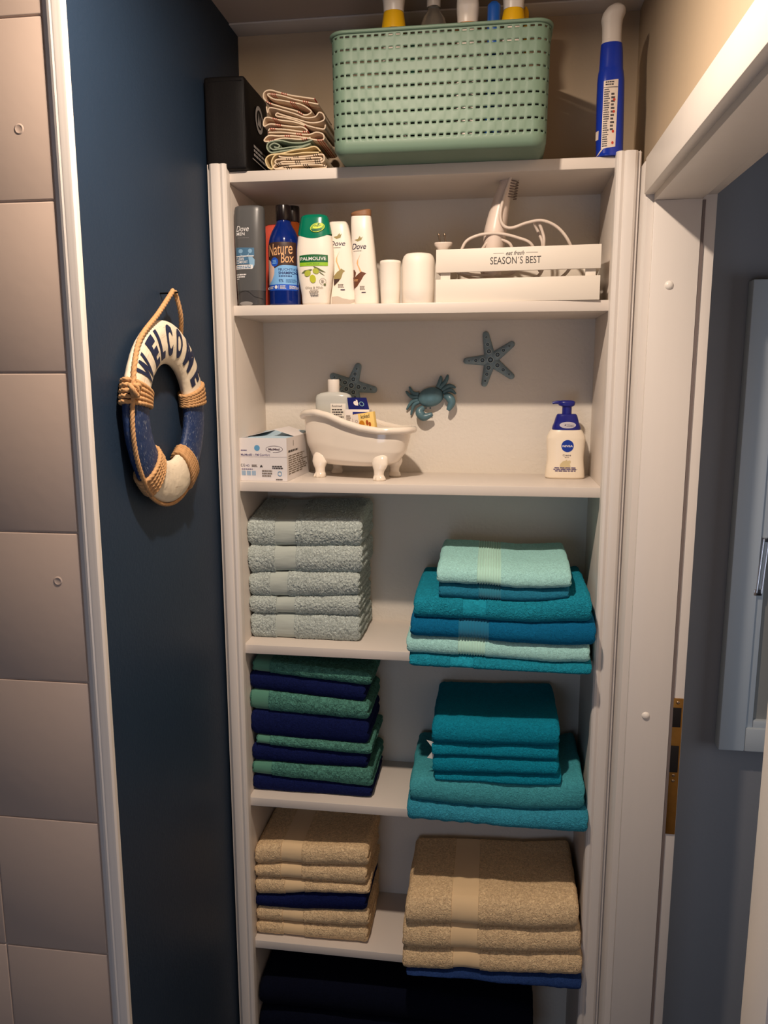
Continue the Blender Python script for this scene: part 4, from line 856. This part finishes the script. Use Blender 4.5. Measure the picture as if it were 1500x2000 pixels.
b = Loft([(-.016, .006, .006, 2), (-.004, .013, .010, 2.4), (.002, .018, .011, 2.4), (.006, .019, .0115, 2.6), (.008, .0185, .011, 2.6)]).mesh(seg=28); bmesh.ops.translate(b, verts=b.verts, vec=pc); pl = obj('plug', b, cordm, t, world=True)
b = nb()
for dx in (-.006, .006): lathe(b, [(0, .008), (.0017, .008), (.0017, .020), (.0024, .021), (.0024, .0255), (.0016, .027), (0, .027)], seg=12, M=Matrix.Translation(pc+Vector((dx, 0, 0)))@Matrix.Rotation(-.15, 4, 'Y'))
bmesh.ops.translate(b, verts=b.verts, vec=-t.location); obj('pin', b, mat('screw_metal', (150, 130, 110), .35, metal=1), pl)
# ================================================================ BATHTUB SHELF
Z2 = ZS[2]+.0003
cer = mat('white_glazed_ceramic', (238, 226, 210), .12, coat=.4, spec=.5)
BR = math.radians(-18); t = thing('ceramic_bathtub', 'white ceramic clawfoot bathtub used as a holder on the shelf', 'bathtub holder', (.243, .118, Z2), BR)
HL = .133; HW = .061
def rimz(x): # rim height above the shelf, high end on the left
    s_ = (x+HL)/(2*HL); k = np.interp(s_, [0, .10, .22, .36, .50, .65, .80, 1.0], [.1340, .1445, .1470, .1400, .1260, .1150, .1090, .1100]); return float(k)
def tubpt(a, v, inset=0):
    # v 0 bottom centre .. 1 rim
    c, s_ = math.cos(a), math.sin(a); zb_ = .026
    prof = [(0, 0), (.10, .38), (.22, .62), (.40, .78), (.60, .87), (.80, .93), (1, .985)]
    zz = np.interp(v, [0, .02, .10, .25, .5, .75, 1], [0, .0, .03, .14, .42, .72, 1]); rr = np.interp(v, [0, .02, .10, .25, .5, .75, 1], [.0, .35, .62, .80, .92, .965, .985])
    n_ = 2.3; ax = HL*rr-inset; ay = HW*rr-inset
    if ax < 0: ax = ay = 0
    sk = -.010*(1-zz)*0
    x = ax*math.copysign(abs(c)**(2/n_), c); y = max(ay, 0)*math.copysign(abs(s_)**(2/n_), s_)
    x2 = x-.006*(1-zz)
    return Vector((x2, y, zb_+inset*1.0*(1-zz)+(rimz(x)-zb_)*zz))
bm = nb(); seg = 72
V = list(np.linspace(0, 1, 34))
out = [[bm.verts.new(tubpt(2*PI*i/seg, v)) for i in range(seg)] for v in V[1:]]; inn = [[bm.verts.new(tubpt(2*PI*i/seg, v, .0055)) for i in range(seg)] for v in V[3:]]
for G_ in (out, inn):
    for A, B_ in zip(G_, G_[1:]):
        for i in range(seg): bm.faces.new((A[i], A[(i+1) % seg], B_[(i+1) % seg], B_[i]))
    bm.faces.new(G_[0])
for i in range(seg): bm.faces.new((out[-1][i], out[-1][(i+1) % seg], inn[-1][(i+1) % seg], inn[-1][i]))
obj('tub_body', bm, cer, t, ang=60)
rimp = []
for i in range(96):
    a = 2*PI*i/96; p_ = tubpt(a, 1); rimp.append(Vector((p_.x*1.03, p_.y*1.06, p_.z)))
obj('rolled_rim', tube(nb(), rimp, .0078, 16, closed=True), cer, t)
for fxx, fyy in ((-.076, -.040), (.076, -.040), (-.076, .040), (.076, .040)):
    sg = 1 if fxx > 0 else -1; sy = 1 if fyy > 0 else -1
    b = Loft([(0, .0125, .0130, 2.2), (.0025, .0138, .0142, 2.2), (.007, .0130, .0130, 2.2, -sg*.001), (.013, .0108, .0110, 2.1, -sg*.0015), (.020, .0118, .0112, 2, -sg*.001), (.028, .0155, .0130, 2, 0, -sy*.001), (.036, .0185, .0135, 2, 0, -sy*.002), (.047, .0180, .0120, 2, 0, -sy*.004), (.056, .0130, .008, 2, 0, -sy*.006), (.061, .005, .003, 2, 0, -sy*.008)]).mesh(seg=28)
    for v in b.verts:
        if v.co.z < .008 and v.co.y*sy > .004: v.co.y += sy*.0012*math.cos(v.co.x*700)
    bmesh.ops.translate(b, verts=b.verts, vec=(fxx, fyy, 0)); obj('claw_foot', b, cer, t)
# things standing in the tub
def inner_floor(): return Z2+.033
ZI = inner_floor()+.002
cb = mat('translucent_bottle', (214, 214, 206), .22, trans=.25, ior=1.4)
cx = at(652, 780, .13); t = thing('disinfectant_bottle', 'translucent bottle with white cap standing in the ceramic bathtub', 'bottle', (cx.x, .13, ZI))
topz = at(652, 765, .13).z-ZI; capz = at(652, 741, .13).z-ZI
L = Loft([(0, .034, .014, 3), (.003, .0385, .0165, 3), (topz-.018, .0415, .018, 3), (topz-.009, .0395, .017, 2.8), (topz-.003, .030, .014, 2.4), (topz, .015, .012, 2)])
obj('bottle_body', L.mesh(), cb, t); lobj('cap', [(.0128, topz-.001), (.0132, topz), (.0132, capz-.002), (.0125, capz), (0, capz)], wp, t)
D = Decal(L.front, .004); lx = .010; D.rect(-.004, topz-.075, .030, topz-.026, mat('label_white', (232, 224, 212), .5)); D.text('Rosimed', -.001, topz-.034, .022, topz-.029, ik, bold=.01); D.lines(-.001, topz-.070, .026, topz-.037, 6, ik, 5)
D.build('front_label', t)
cardb = mat('card_navy_blue', (36, 44, 130), .4); cardw = mat('card_white', (230, 220, 212), .5)
p_ = at(702, 840, .10); t = thing('plaster_box', 'white and navy small box with a hanging flap showing a heart, in the bathtub', 'box', (p_.x, .098, ZI), -.12)
hz = at(702, 800, .09).z-ZI; obj('carton', bx(-.030, -.010, 0, .026, .010, hz, bev=.0006), cardw, t)
b = nb(); vs = [(-.026, .006, hz), (.022, .006, hz), (.014, .010, hz+.026), (-.031, .010, hz+.026)]
f = b.faces.new([b.verts.new(v) for v in vs]); bmesh.ops.solidify(b, geom=[f], thickness=.0012); obj('hanging_flap', b, cardb, t, smooth=False, label='navy blue hanging flap')
D = Decal(lambda x, z, o_: Vector((x-.0085*(z-hz)/.026, .006+.004*(z-hz)/.026-.0016-o_, z)), 0)
D.ell(-.005, hz+.0135, .0055, .0050, cardw); D.poly([(-.004, hz+.009), (-.001, hz+.008), (.0005, hz+.020), (-.003, hz+.022)], cardw); D.ring(.008, hz+.012, .0055, .0052, .0016, mat('heart_teal', (120, 160, 170), .5)); D.build('heart_emblem', t)
D = Decal(flatf(-.010), 0); D.rect(-.012, hz-.045, .0255, hz-.005, cardb); D.text('H', -.008, hz-.020, -.002, hz-.010, cardw, bold=.02); D.lines(-.027, hz-.034, -.016, hz-.012, 5, gy, 5); D.rect(-.012, hz-.045, .0255, hz-.030, red); D.build('carton_print', t)
p_ = at(722, 835, .085); t = thing('plaster_packet', 'yellow packet lettered koked leaning at the front of the bathtub', 'packet', (p_.x+.003, .074, ZI), -.15, rot=(0, math.radians(-9), -.30))
hz = at(722, 806, .07).z-ZI; ye = mat('packet_yellow', (240, 204, 120), .5); obj('packet', bx(-.025, -.006, .001, .027, .006, hz, bev=.0006), ye, t)
D = Decal(flatf(-.006), 0); D.rect(-.0245, .002, -.010, hz-.001, cardw); D.text('koked', -.004, hz-.012, .018, hz-.003, ik, bold=.01, shear=.1); D.ell(-.0035, hz-.024, .0068, .0085, mat('packet_ochre', (200, 130, 30), .5)); D.ell(.010, hz-.022, .0032, .006, mat('packet_rust', (170, 80, 30), .5)); D.ell(.016, hz-.026, .0028, .005, mat('packet_rust', (170, 80, 30), .5)); D.ell(.013, hz-.034, .003, .003, olv2); D.ring(-.0155, hz-.016, .003, .003, .0006, gy); D.build('packet_print', t)
# mask box
cbw = mat('carton_white', (224, 218, 216), .55); t = thing('mask_box', 'white opened mask carton with printed sides at the left end of the tub shelf', 'box', (.0525, .016, Z2), -.03)
w2, dd, hh = .0535, .185, .094; b = nb(); th = .0008
box(b, -w2, 0, 0, w2, dd, th); box(b, -w2, 0, th, w2, th, hh); box(b, -w2, dd-th, th, w2, dd, hh); box(b, -w2, th, th, -w2+th, dd-th, hh); box(b, w2-th, th, th, w2, dd-th, hh); obj('carton', b, cbw, t, smooth=False)
b = nb(); box(b, -.050, dd*.35, 0, 0, dd-.004, th); bmesh.ops.transform(b, matrix=Matrix.Translation((w2-.0006, 0, hh-.0004))@Matrix.Rotation(.30, 4, 'Y'), verts=b.verts); obj('lid_flap', b, cbw, t, smooth=False)
b = nb(); box(b, 0, dd*.3, 0, .030, dd-.004, th); bmesh.ops.transform(b, matrix=Matrix.Translation((-w2+.0006, 0, hh-.0004))@Matrix.Rotation(-.22, 4, 'Y'), verts=b.verts); obj('lid_flap', b, cbw, t, smooth=False)
b = nb(); vs = [(-.050, .012, hh-.006), (.050, .012, hh-.006), (.050, dd-.012, hh+.004), (-.050, dd-.012, hh+.002)]
f = b.faces.new([b.verts.new(v) for v in vs]); bmesh.ops.subdivide_edges(b, edges=b.edges[:], cuts=8, use_grid_fill=True)
for v in b.verts: v.co.z += .004*math.sin(v.co.y*300)*.5+.003*math.sin((v.co.x+.050)/.100*PI)*(v.co.y/dd)
bmesh.ops.solidify(b, geom=b.faces[:], thickness=.004)
o = obj('face_masks', b, mat('mask_light_blue', (176, 202, 218), .8, bump=.4, bscale=200), t, label='light blue masks inside')
q = conv(460, 830, 9.375, 515, 939.5, .00109, .00104)
def bq(x, y): a, c_ = q(x, y); return a, c_-(a-w2)*-.02
D = Decal(flatf(0), 0); lbl = mat('print_light_blue', (96, 156, 196), .5); vio = mat('print_violet', (84, 72, 120), .6); mar = mat('print_maroon', (60, 30, 50), .6)
D.ell(*q(400, 375), .0064, .0064, lbl); D.ring(*q(735, 395), .0192, .0075, .0008, mar, .35, PI*1.35); D.ring(*q(735, 395), .0192, .0075, .0009, mar, PI*1.45, PI*2.2); D.text('MaiMed', *q(625, 418), *q(838, 375), mar, bold=.02)
D.text('MaiMed® – FM Comfort', *q(82, 530), *q(650, 485), vio, bold=.005); D.lines(*q(85, 438), *q(200, 405), 1, vio, 2)
D.text('C E', *q(75, 745), *q(150, 690), ik, bold=.01); D.text('MD', *q(172, 745), *q(245, 705), vio); D.lines(*q(290, 750), *q(420, 700), 3, gy, 3); D.poly([q(450, 765), q(455, 730), q(478, 705), q(500, 735), q(495, 765), q(475, 740)], ik)
D.lines(*q(90, 805), *q(370, 780), 1, vio, 4)
for k in range(3):
    for j in range(7): D.rect(*q(92+100*k+11*j, 915), *q(98+100*k+11*j, 825), lbl); D.off -= .00006
D.lines(*q(490, 945), *q(700, 800), 3, gy, 6); D.lines(*q(690, 785), *q(910, 715), 2, ik, 5); D.ring(*q(835, 875), .0048, .0054, .0012, lbl); D.lines(*q(760, 1005), *q(905, 975), 1, ik, 5)
D.rect(-w2, q(0, 545)[1], w2, q(0, 540)[1], mat('print_pale_line', (196, 184, 186), .6))
D.build('front_print', t)
D = Decal(lambda u, v, off: Vector((w2+off, u, v)), 0); D.lines(.012, .012, dd-.02, .056, 9, gy, 11); D.lines(.012, .060, .1, .068, 1, ik, 12); D.rect(.05, .074, .053, .086, gy); D.build('side_print', t)
# soap dispenser
yy = .155; p_ = at(1104, 929, yy-.02); nvb = mat('nivea_navy_plastic', (30, 34, 122), .3); t = thing('soap_dispenser', 'cream white soap dispenser with navy pump at the right end of the tub shelf', 'soap dispenser', (p_.x, yy, Z2))
kz = .00107; kx = .00107
L = Loft([(0, .041, .021, 3), (.003, .0435, .0235, 3), (.012, .0430, .0235, 3), (.045, .0402, .022, 2.8), (.075, .0418, .022, 2.6), (.088, .0425, .022, 2.5), (.098, .0395, .021, 2.4), (.105, .0355, .0195, 2.4), (.108, .0330, .0185, 2.4)])
ivory = mat('ivory_plastic', (240, 226, 204), .3); obj('bottle_body', L.mesh(), ivory, t)
Lc = Loft([(.1080, .0305, .019, 2.6), (.110, .0312, .0192, 2.6), (.125, .0268, .017, 2.6), (.141, .0215, .015, 2.6), (.1425, .0195, .0135, 2.6)]); obj('collar', Lc.mesh(), nvb, t)
b = Loft([(.142, .0105, .0105, 2), (.158, .0105, .0105, 2), (.1595, .0135, .0125, 2.2), (.162, .0175, .013, 2.4, -.001), (.167, .0185, .013, 2.4, -.001), (.171, .0160, .011, 2.4, -.001), (.1725, .010, .007, 2.2, -.001)]).mesh(seg=36); pm = obj('pump_head', b, nvb, t)
obj('nozzle', tube(nb(), catmull([Vector((-.010, 0, .1665)), Vector((-.022, 0, .1680)), Vector((-.032, 0, .1665))], 6), list(np.linspace(.0048, .0026, 13)), 14), nvb, pm)
q = conv(1050, 760, 11.11, 1106, 930, kx, kz); D = Decal(L.front, .003); nb_ = mat('label_nivea_blue', (12, 52, 150), .4)
c_ = q(648, 1130); D.ell(*c_, .0140, .0140, wi); D.ell(*c_, .0134, .0134, nb_); D.text('NIVEA', *q(535, 1155), *q(768, 1108), wi, bold=.03)
D.text('Creme', *q(548, 1360), *q(732, 1318), dov); D.text('Soft', *q(592, 1400), *q(695, 1375), gy)
fl_ = mat('flower_beige', (206, 188, 144), .6); 
for k in range(7): D.ell(q(610, 1550)[0]+.008*math.sin(k-3), q(610, 1550)[1]+.004*math.cos(k*1.7), .006, .0035, fl_, rot=k)
D.poly([q(560, 1620), q(590, 1480), q(640, 1440), q(670, 1500), q(690, 1620), q(620, 1650)], fl_); D.lines(*q(340, 1720), *q(890, 1610), 3, vio, 5, center=True); D.build('front_label', t)
D = Decal(Lc.front, .003); D.off = .0004; D.ell(*q(640, 655), .0178, .0072, mat('sticker_silver', (190, 184, 192), .4)); D.text('Pflege', *q(610, 672), *q(775, 640), dov, shear=.3); D.poly([q(560, 665), q(580, 645), q(610, 630), q(590, 670)], dov); D.rect(*q(612, 688), *q(775, 680), dov); D.build('sticker', t)
# ---------- wall figures
m_sf = mat('slate_blue_ceramic', (122, 142, 150), .4, bump=.5, bscale=320, var=.35, vscale=90, bdist=.001); m_sf2 = mat('dark_slate_groove', (48, 60, 70), .5); m_sfl = mat('pale_slate_glaze', (170, 184, 184), .35)
YP = DP-.0004
def starfish(label, center, tips, wid):
    C = at(*center, YP-.006); T = [at(*p, YP-.006) for p in tips]; t = thing('starfish_figure', label, 'wall decoration', (C.x, YP, C.z), group='slate blue starfish figures on the back panel')
    A = [((p.x-C.x), (p.z-C.z)) for p in T]
    def sd(x, z):  # signed thickness ratio inside tapered arms
        best = -1
        for ax, az in A:
            L_ = math.hypot(ax, az); u = (x*ax+z*az)/(L_*L_); d = abs(x*az-z*ax)/L_; uu = min(max(u, 0), 1-.10)
            w_ = wid*(1.0-.50*uu)
            px_, pz_ = uu*ax, uu*az; dd_ = math.hypot(x-px_, z-pz_); best = max(best, 1-dd_/w_)
        r0 = wid*1.35; best = max(best, (1-math.hypot(x, z)/r0))
        return best
    bm = nb(); NA, NR = 160, 22; rings = []
    for k in range(1, NR+1):
        ring = []
        for i in range(NA):
            a = 2*PI*i/NA; c, s_ = math.cos(a), math.sin(a)
            if k == 1:
                pass
            ring.append((c, s_))
        rings.append(ring)
    R = []
    for i in range(NA):
        c, s_ = rings[0][i]; r = .001
        while sd(r*c, r*s_) > 0 and r < .09: r += .0005
        R.append(r)
    V0 = bm.verts.new((0, -.0075-.004, 0)); prev = None; G = []
    for k in range(1, NR+1):
        f = (k/NR)**.8; ring = []
        for i in range(NA):
            c, s_ = rings[0][i]; r = R[i]*f; s_d = max(0, sd(r*c, r*s_)); h = .0085*math.sqrt(max(0, 1-(1-min(1, s_d))**2)) if k < NR else 0
            ring.append(bm.verts.new((r*c, -.003-h, r*s_)))
        G.append(ring)
    for i in range(NA): bm.faces.new((V0, G[0][i], G[0][(i+1) % NA]))
    for A_, B_ in zip(G, G[1:]):
        for i in range(NA): bm.faces.new((A_[i], A_[(i+1) % NA], B_[(i+1) % NA], B_[i]))
    back = [bm.verts.new((v.co.x, -.0004, v.co.z)) for v in G[-1]]
    for i in range(NA): bm.faces.new((G[-1][i], G[-1][(i+1) % NA], back[(i+1) % NA], back[i]))
    bm.faces.new(back); obj('starfish_body', bm, m_sf, t)
    b = nb(); b2 = nb()
    def stud(x, z, r):
        h = .003+.0085*math.sqrt(max(0, 1-(1-min(1, max(0, sd(x, z))))**2)); Mx = Matrix.Translation((x, -h-.0004, z))@Matrix.Rotation(PI/2, 4, 'X')
        tube(b, [Mx@Vector((r*math.cos(q_), r*math.sin(q_), 0)) for q_ in np.linspace(0, 2*PI, 17)[:-1]], r*.26, 8, closed=True)
        tube(b2, [Mx@Vector((r*1.5*math.cos(q_), r*1.5*math.sin(q_), -.0002)) for q_ in np.linspace(0, 2*PI, 17)[:-1]], r*.2, 6, closed=True)
    stud(0, 0, .0044)
    for ax, az in A:
        for u, r in ((.30, .0036), (.55, .0028), (.80, .0019)): stud(ax*u, az*u, r)
    obj('ring_relief', b, m_sf2, t); obj('ring_border', b2, m_sfl, t)
starfish('slate blue starfish high on the back panel, larger and fully visible', (958, 703), [(948, 648), (1004, 669), (1003, 738), (945, 754), (906, 705)], .0135)
starfish('slate blue starfish partly hidden behind the translucent bottle', (687, 753), [(700, 712), (734, 762), (700, 796), (655, 775), (646, 733)], .0150)
C = at(840, 781, YP-.02); t = thing('crab_figure', 'slate teal ceramic crab on the back panel above the bathtub', 'wall decoration', (C.x, YP, C.z)); m_cr = mat('teal_slate_ceramic', (82, 114, 124), .35, bump=.3, bscale=200, var=.25, vscale=70, bdist=.0008)
kc = .00128
def c3(x, y, d=.012): return Vector(((760+x/3.125-840)*kc, -d, -(620+y/3.125-781)*kc))
b = nb(); bmesh.ops.create_uvsphere(b, u_segments=32, v_segments=18, radius=1); bmesh.ops.transform(b, matrix=Matrix.Translation(c3(252, 488, .013))@Matrix.Rotation(-.22, 4, 'Y')@Matrix.Diagonal((.0300, .0125, .0225, 1)), verts=b.verts); obj('shell', b, m_cr, t)
def limb(name, pts, r0, r1, d0=.012, d1=.006, bulge=None):
    P_ = catmull([c3(x, y, d0+(d1-d0)*k/(len(pts)-1)) for k, (x, y) in enumerate(pts)], 6); n_ = len(P_)
    rr = [r0+(r1-r0)*i/(n_-1)+(bulge*math.sin(PI*i/(n_-1)) if bulge else 0) for i in range(n_)]
    obj(name, tube(nb(), P_, rr, 12), m_cr, t)
for pts in ([(185, 470), (150, 465), (128, 430)], [(182, 485), (140, 485), (108, 455)], [(182, 505), (145, 515), (112, 560)], [(188, 515), (155, 535), (138, 590)]): limb('leg', pts, .0040, .0018, bulge=.0016)
for pts in ([(290, 435), (305, 395), (308, 370)], [(300, 440), (335, 400), (348, 362)], [(315, 450), (355, 425), (392, 435)], [(322, 465), (360, 448), (394, 470)]): limb('leg', pts, .0042, .0020, bulge=.0018)
limb('claw', [(330, 480), (358, 490), (372, 520), (352, 562)], .0055, .0040, d0=.016, d1=.022, bulge=.0055); limb('claw', [(215, 545), (190, 570), (215, 600), (265, 582)], .0050, .0040, d0=.018, d1=.024, bulge=.006)
b = nb()
for x_ in (228, 252): bmesh.ops.create_uvsphere(b, u_segments=10, v_segments=8, radius=.0022, matrix=Matrix.Translation(c3(x_, 548, .024)))
obj('eye', b, m_sf2, t)
# ================================================================ LIFEBUOY on the blue wall
def at_x(px, py, X): d = ray(px, py); return CP+d*((X-CP.x)/d.x)
RM, rr_, hx = .1225, .0372, .0152; XC = .0185
_c = at_x(327, 806, XL+XC); RC = Vector((XL, _c.y, _c.z))
wo = mat('whitewashed_wood', (226, 212, 188), .6, bump=.6, bscale=60, bdetail=5, var=.22, vscale=30, stretch=(1, 1, 1), bdist=.002); bw = mat('worn_navy_wood', (30, 56, 104), .55, bump=.6, bscale=80, bdetail=6, var=.4, vscale=70, bdist=.002)
m_rope = mat('jute_rope', (190, 146, 100), .85, bump=.6, bscale=600, var=.3, vscale=150, bdist=.0008)
# worn streaks on the navy paint
nt = bw.node_tree; N = nt.nodes; Lk = nt.links; bs = N['Principled BSDF']; tcn = N.new('ShaderNodeTexCoord'); g1 = N.new('ShaderNodeTexNoise'); g1.inputs['Scale'].default_value = 1; g1.inputs['Detail'].default_value = 6
uvn = N.new('ShaderNodeUVMap'); mp = N.new('ShaderNodeMapping'); mp.inputs['Scale'].default_value = (90, 900, 1); Lk.new(uvn.outputs[0], mp.inputs[0]); Lk.new(mp.outputs[0], g1.inputs['Vector'])
rp = N.new('ShaderNodeMapRange'); rp.inputs[1].default_value = .62; rp.inputs[2].default_value = .68; Lk.new(g1.outputs['Fac'], rp.inputs[0]); mxn = N.new('ShaderNodeMix'); mxn.data_type = 'RGBA'; Lk.new(rp.outputs[0], mxn.inputs[0]); mxn.inputs[6].default_value = lin(24, 46, 88); mxn.inputs[7].default_value = lin(170, 176, 180); Lk.new(mxn.outputs[2], bs.inputs['Base Color'])
nt = wo.node_tree; N = nt.nodes; Lk = nt.links; bs = N['Principled BSDF']; g1 = N.new('ShaderNodeTexNoise'); g1.inputs['Scale'].default_value = 1; g1.inputs['Detail'].default_value = 5; uvn = N.new('ShaderNodeUVMap'); mp = N.new('ShaderNodeMapping'); mp.inputs['Scale'].default_value = (25, 520, 1); Lk.new(uvn.outputs[0], mp.inputs[0]); Lk.new(mp.outputs[0], g1.inputs['Vector'])
rp = N.new('ShaderNodeMapRange'); rp.inputs[1].default_value = .62; rp.inputs[2].default_value = .74; Lk.new(g1.outputs['Fac'], rp.inputs[0]); mxn = N.new('ShaderNodeMix'); mxn.data_type = 'RGBA'; Lk.new(rp.outputs[0], mxn.inputs[0]); mxn.inputs[6].default_value = lin(228, 214, 190); mxn.inputs[7].default_value = lin(150, 126, 98); Lk.new(mxn.outputs[2], bs.inputs['Base Color'])
t = thing('lifebuoy_sign', 'navy and white wooden lifebuoy sign with rope reading WELCOME on the blue wall', 'wall decoration', RC)
def rang(px, py): p_ = at_x(px, py, XL+XC+.015); return math.atan2(p_.z-RC.z, p_.y-RC.y)
def at_x(px, py, X): d = ray(px, py); return CP+d*((X-CP.x)/d.x)
def tor(phi, th, g=0): # th 0 = facing out (+x), pi/2 = outward radial
    r = RM+(rr_+g)*math.sin(th); return Vector((XC+(hx+g)*math.cos(th), r*math.cos(phi), r*math.sin(phi)))
AB = [rang(262, 762), rang(380, 781), rang(371, 897), rang(302, 948)]
print('band angles', [round(math.degrees(a)) for a in AB])
a_lu, a_ru, a_rl, a_ll = AB; a_lu %= 2*PI; a_rl %= 2*PI; a_ll %= 2*PI; a_ru2 = a_ru % (2*PI)
if a_ru2 > PI: a_ru2 -= 2*PI
if a_rl > PI: a_rl -= 2*PI
segs = [(a_ru2, a_lu, 0), (a_lu, a_ll, 1), (a_ll, a_rl+2*PI, 0), (a_rl, a_ru2, 1)]
bm = nb(); uvl = bm.loops.layers.uv.new('UVMap'); NT = 40
for s0, s1, mi in segs:
    n_ = max(8, int((s1-s0)/.035)); g_ = [[bm.verts.new(tor(s0+(s1-s0)*i/n_, 2*PI*k/NT)+Vector((0, 0, 0))+.0008*Vector((noise.noise(Vector((i*.6, math.sin(2*PI*k/NT)*3, mi))), 0, 0))) for k in range(NT)] for i in range(n_+1)]
    for i in range(n_):
        for k in range(NT):
            f = bm.faces.new((g_[i][k], g_[i+1][k], g_[i+1][(k+1) % NT], g_[i][(k+1) % NT])); f.material_index = mi
            u0, u1 = RM*(s0+(s1-s0)*i/n_), RM*(s0+(s1-s0)*(i+1)/n_)
            for l, w_ in zip(f.loops, ((u0, k/NT*.2), (u1, k/NT*.2), (u1, (k+1)/NT*.2), (u0, (k+1)/NT*.2))): l[uvl].uv = w_
bmesh.ops.remove_doubles(bm, verts=bm.verts, dist=.0001)
obj('ring_body', bm, [wo, bw], t)
for a in (a_lu, a_ru2, a_rl, a_ll):
    b = nb()
    for k in range(-2, 3):
        pts = [tor(a+k*.0068/RM, th_, .0028) for th_ in np.linspace(0, 2*PI, 65)]; rope(b, pts, .0036)
    obj('rope_band', b, m_rope, t)
# lettering
ink2 = mat('navy_lettering', (24, 34, 66), .6)
def lsurf(phi0):
    def f(u, v, off):
        th_ = math.asin(max(-.98, min(.98, (v)/rr_))); phi = phi0-u/RM; p_ = tor(phi, th_); return p_+Vector((off+.0004, 0, 0))
    return f
LET = [('W', 281, 712, .031), ('E', 297, 670, .023), ('L', 313, 658, .021), ('C', 331, 656, .024), ('O', 350, 673, .026), ('M', 369, 700, .036), ('E', 384, 735, .021)]
ob_ = mat('pale_letter_outline', (222, 210, 186), .6)
angs = [rang(q_[1], q_[2]) for q_ in LET]; print('letter angles', [round(math.degrees(a)) for a in angs])
for (ch, px, py, wd), _ in zip(LET, angs):
    ph = _; D = Decal(lsurf(ph), .003); D.off = .0006; D.text(ch, -wd*.5, -.024, wd*.5, .030, ink2, bold=.05); D.build('letter', t)
def PX(px, py, X): p_ = at_x(px, py, X); return p_-RC
XO = XL+.030
nail = PX(297, 569, XL+.032)
b = nb(); tip_ = PX(313, 573, XL+.0005); tube(b, [tip_, tip_+Vector((.034, 0, .001))], .0016, 8); nl = obj('nail', b, mat('dark_nail_metal', (40, 38, 40), .4, metal=1), t)
hp = tip_+Vector((.026, 0, .002))
b = nb(); L0 = catmull([tor(a_lu-.02, 1.0, .006), tor(a_lu-.30, 1.12, .006), tor(a_lu-.62, 1.25, .006), hp.lerp(tor(a_lu-.62, 1.25, .006), .5), hp+Vector((0, -.004, .002))], 8); rope(b, L0, .0040)
L1 = catmull([hp+Vector((0, .003, .002)), hp.lerp(tor(math.radians(58), 1.15, .005), .5), tor(math.radians(56), 1.9, .004)], 8); rope(b, L1, .0038); obj('hanging_rope', b, m_rope, t)
b = nb(); pts = [tor(a_lu+x, .95+.35*min(1, x/1.2), .004) for x in np.linspace(0, a_ll+.12-a_lu, 26)]; rope(b, pts, .0036)
pts = [tor(a_ll+.0+x, 1.5, .004) for x in np.linspace(.0, (a_rl+2*PI)-a_ll, 26)]; rope(b, pts, .0030); obj('edge_rope', b, m_rope, t)
b = nb(); kc_ = tor(a_lu, .95, .009)
for k in range(3): rope(b, [kc_+Vector((.004*math.cos(a)+.003, .0085*math.sin(a)*(1 if k != 1 else .6)-.004*k, .0085*math.cos(a+k*1.2))) for a in np.linspace(0, 2*PI, 22)], .0036)
obj('rope_knot', b, m_rope, t)
# marks on the blue wall
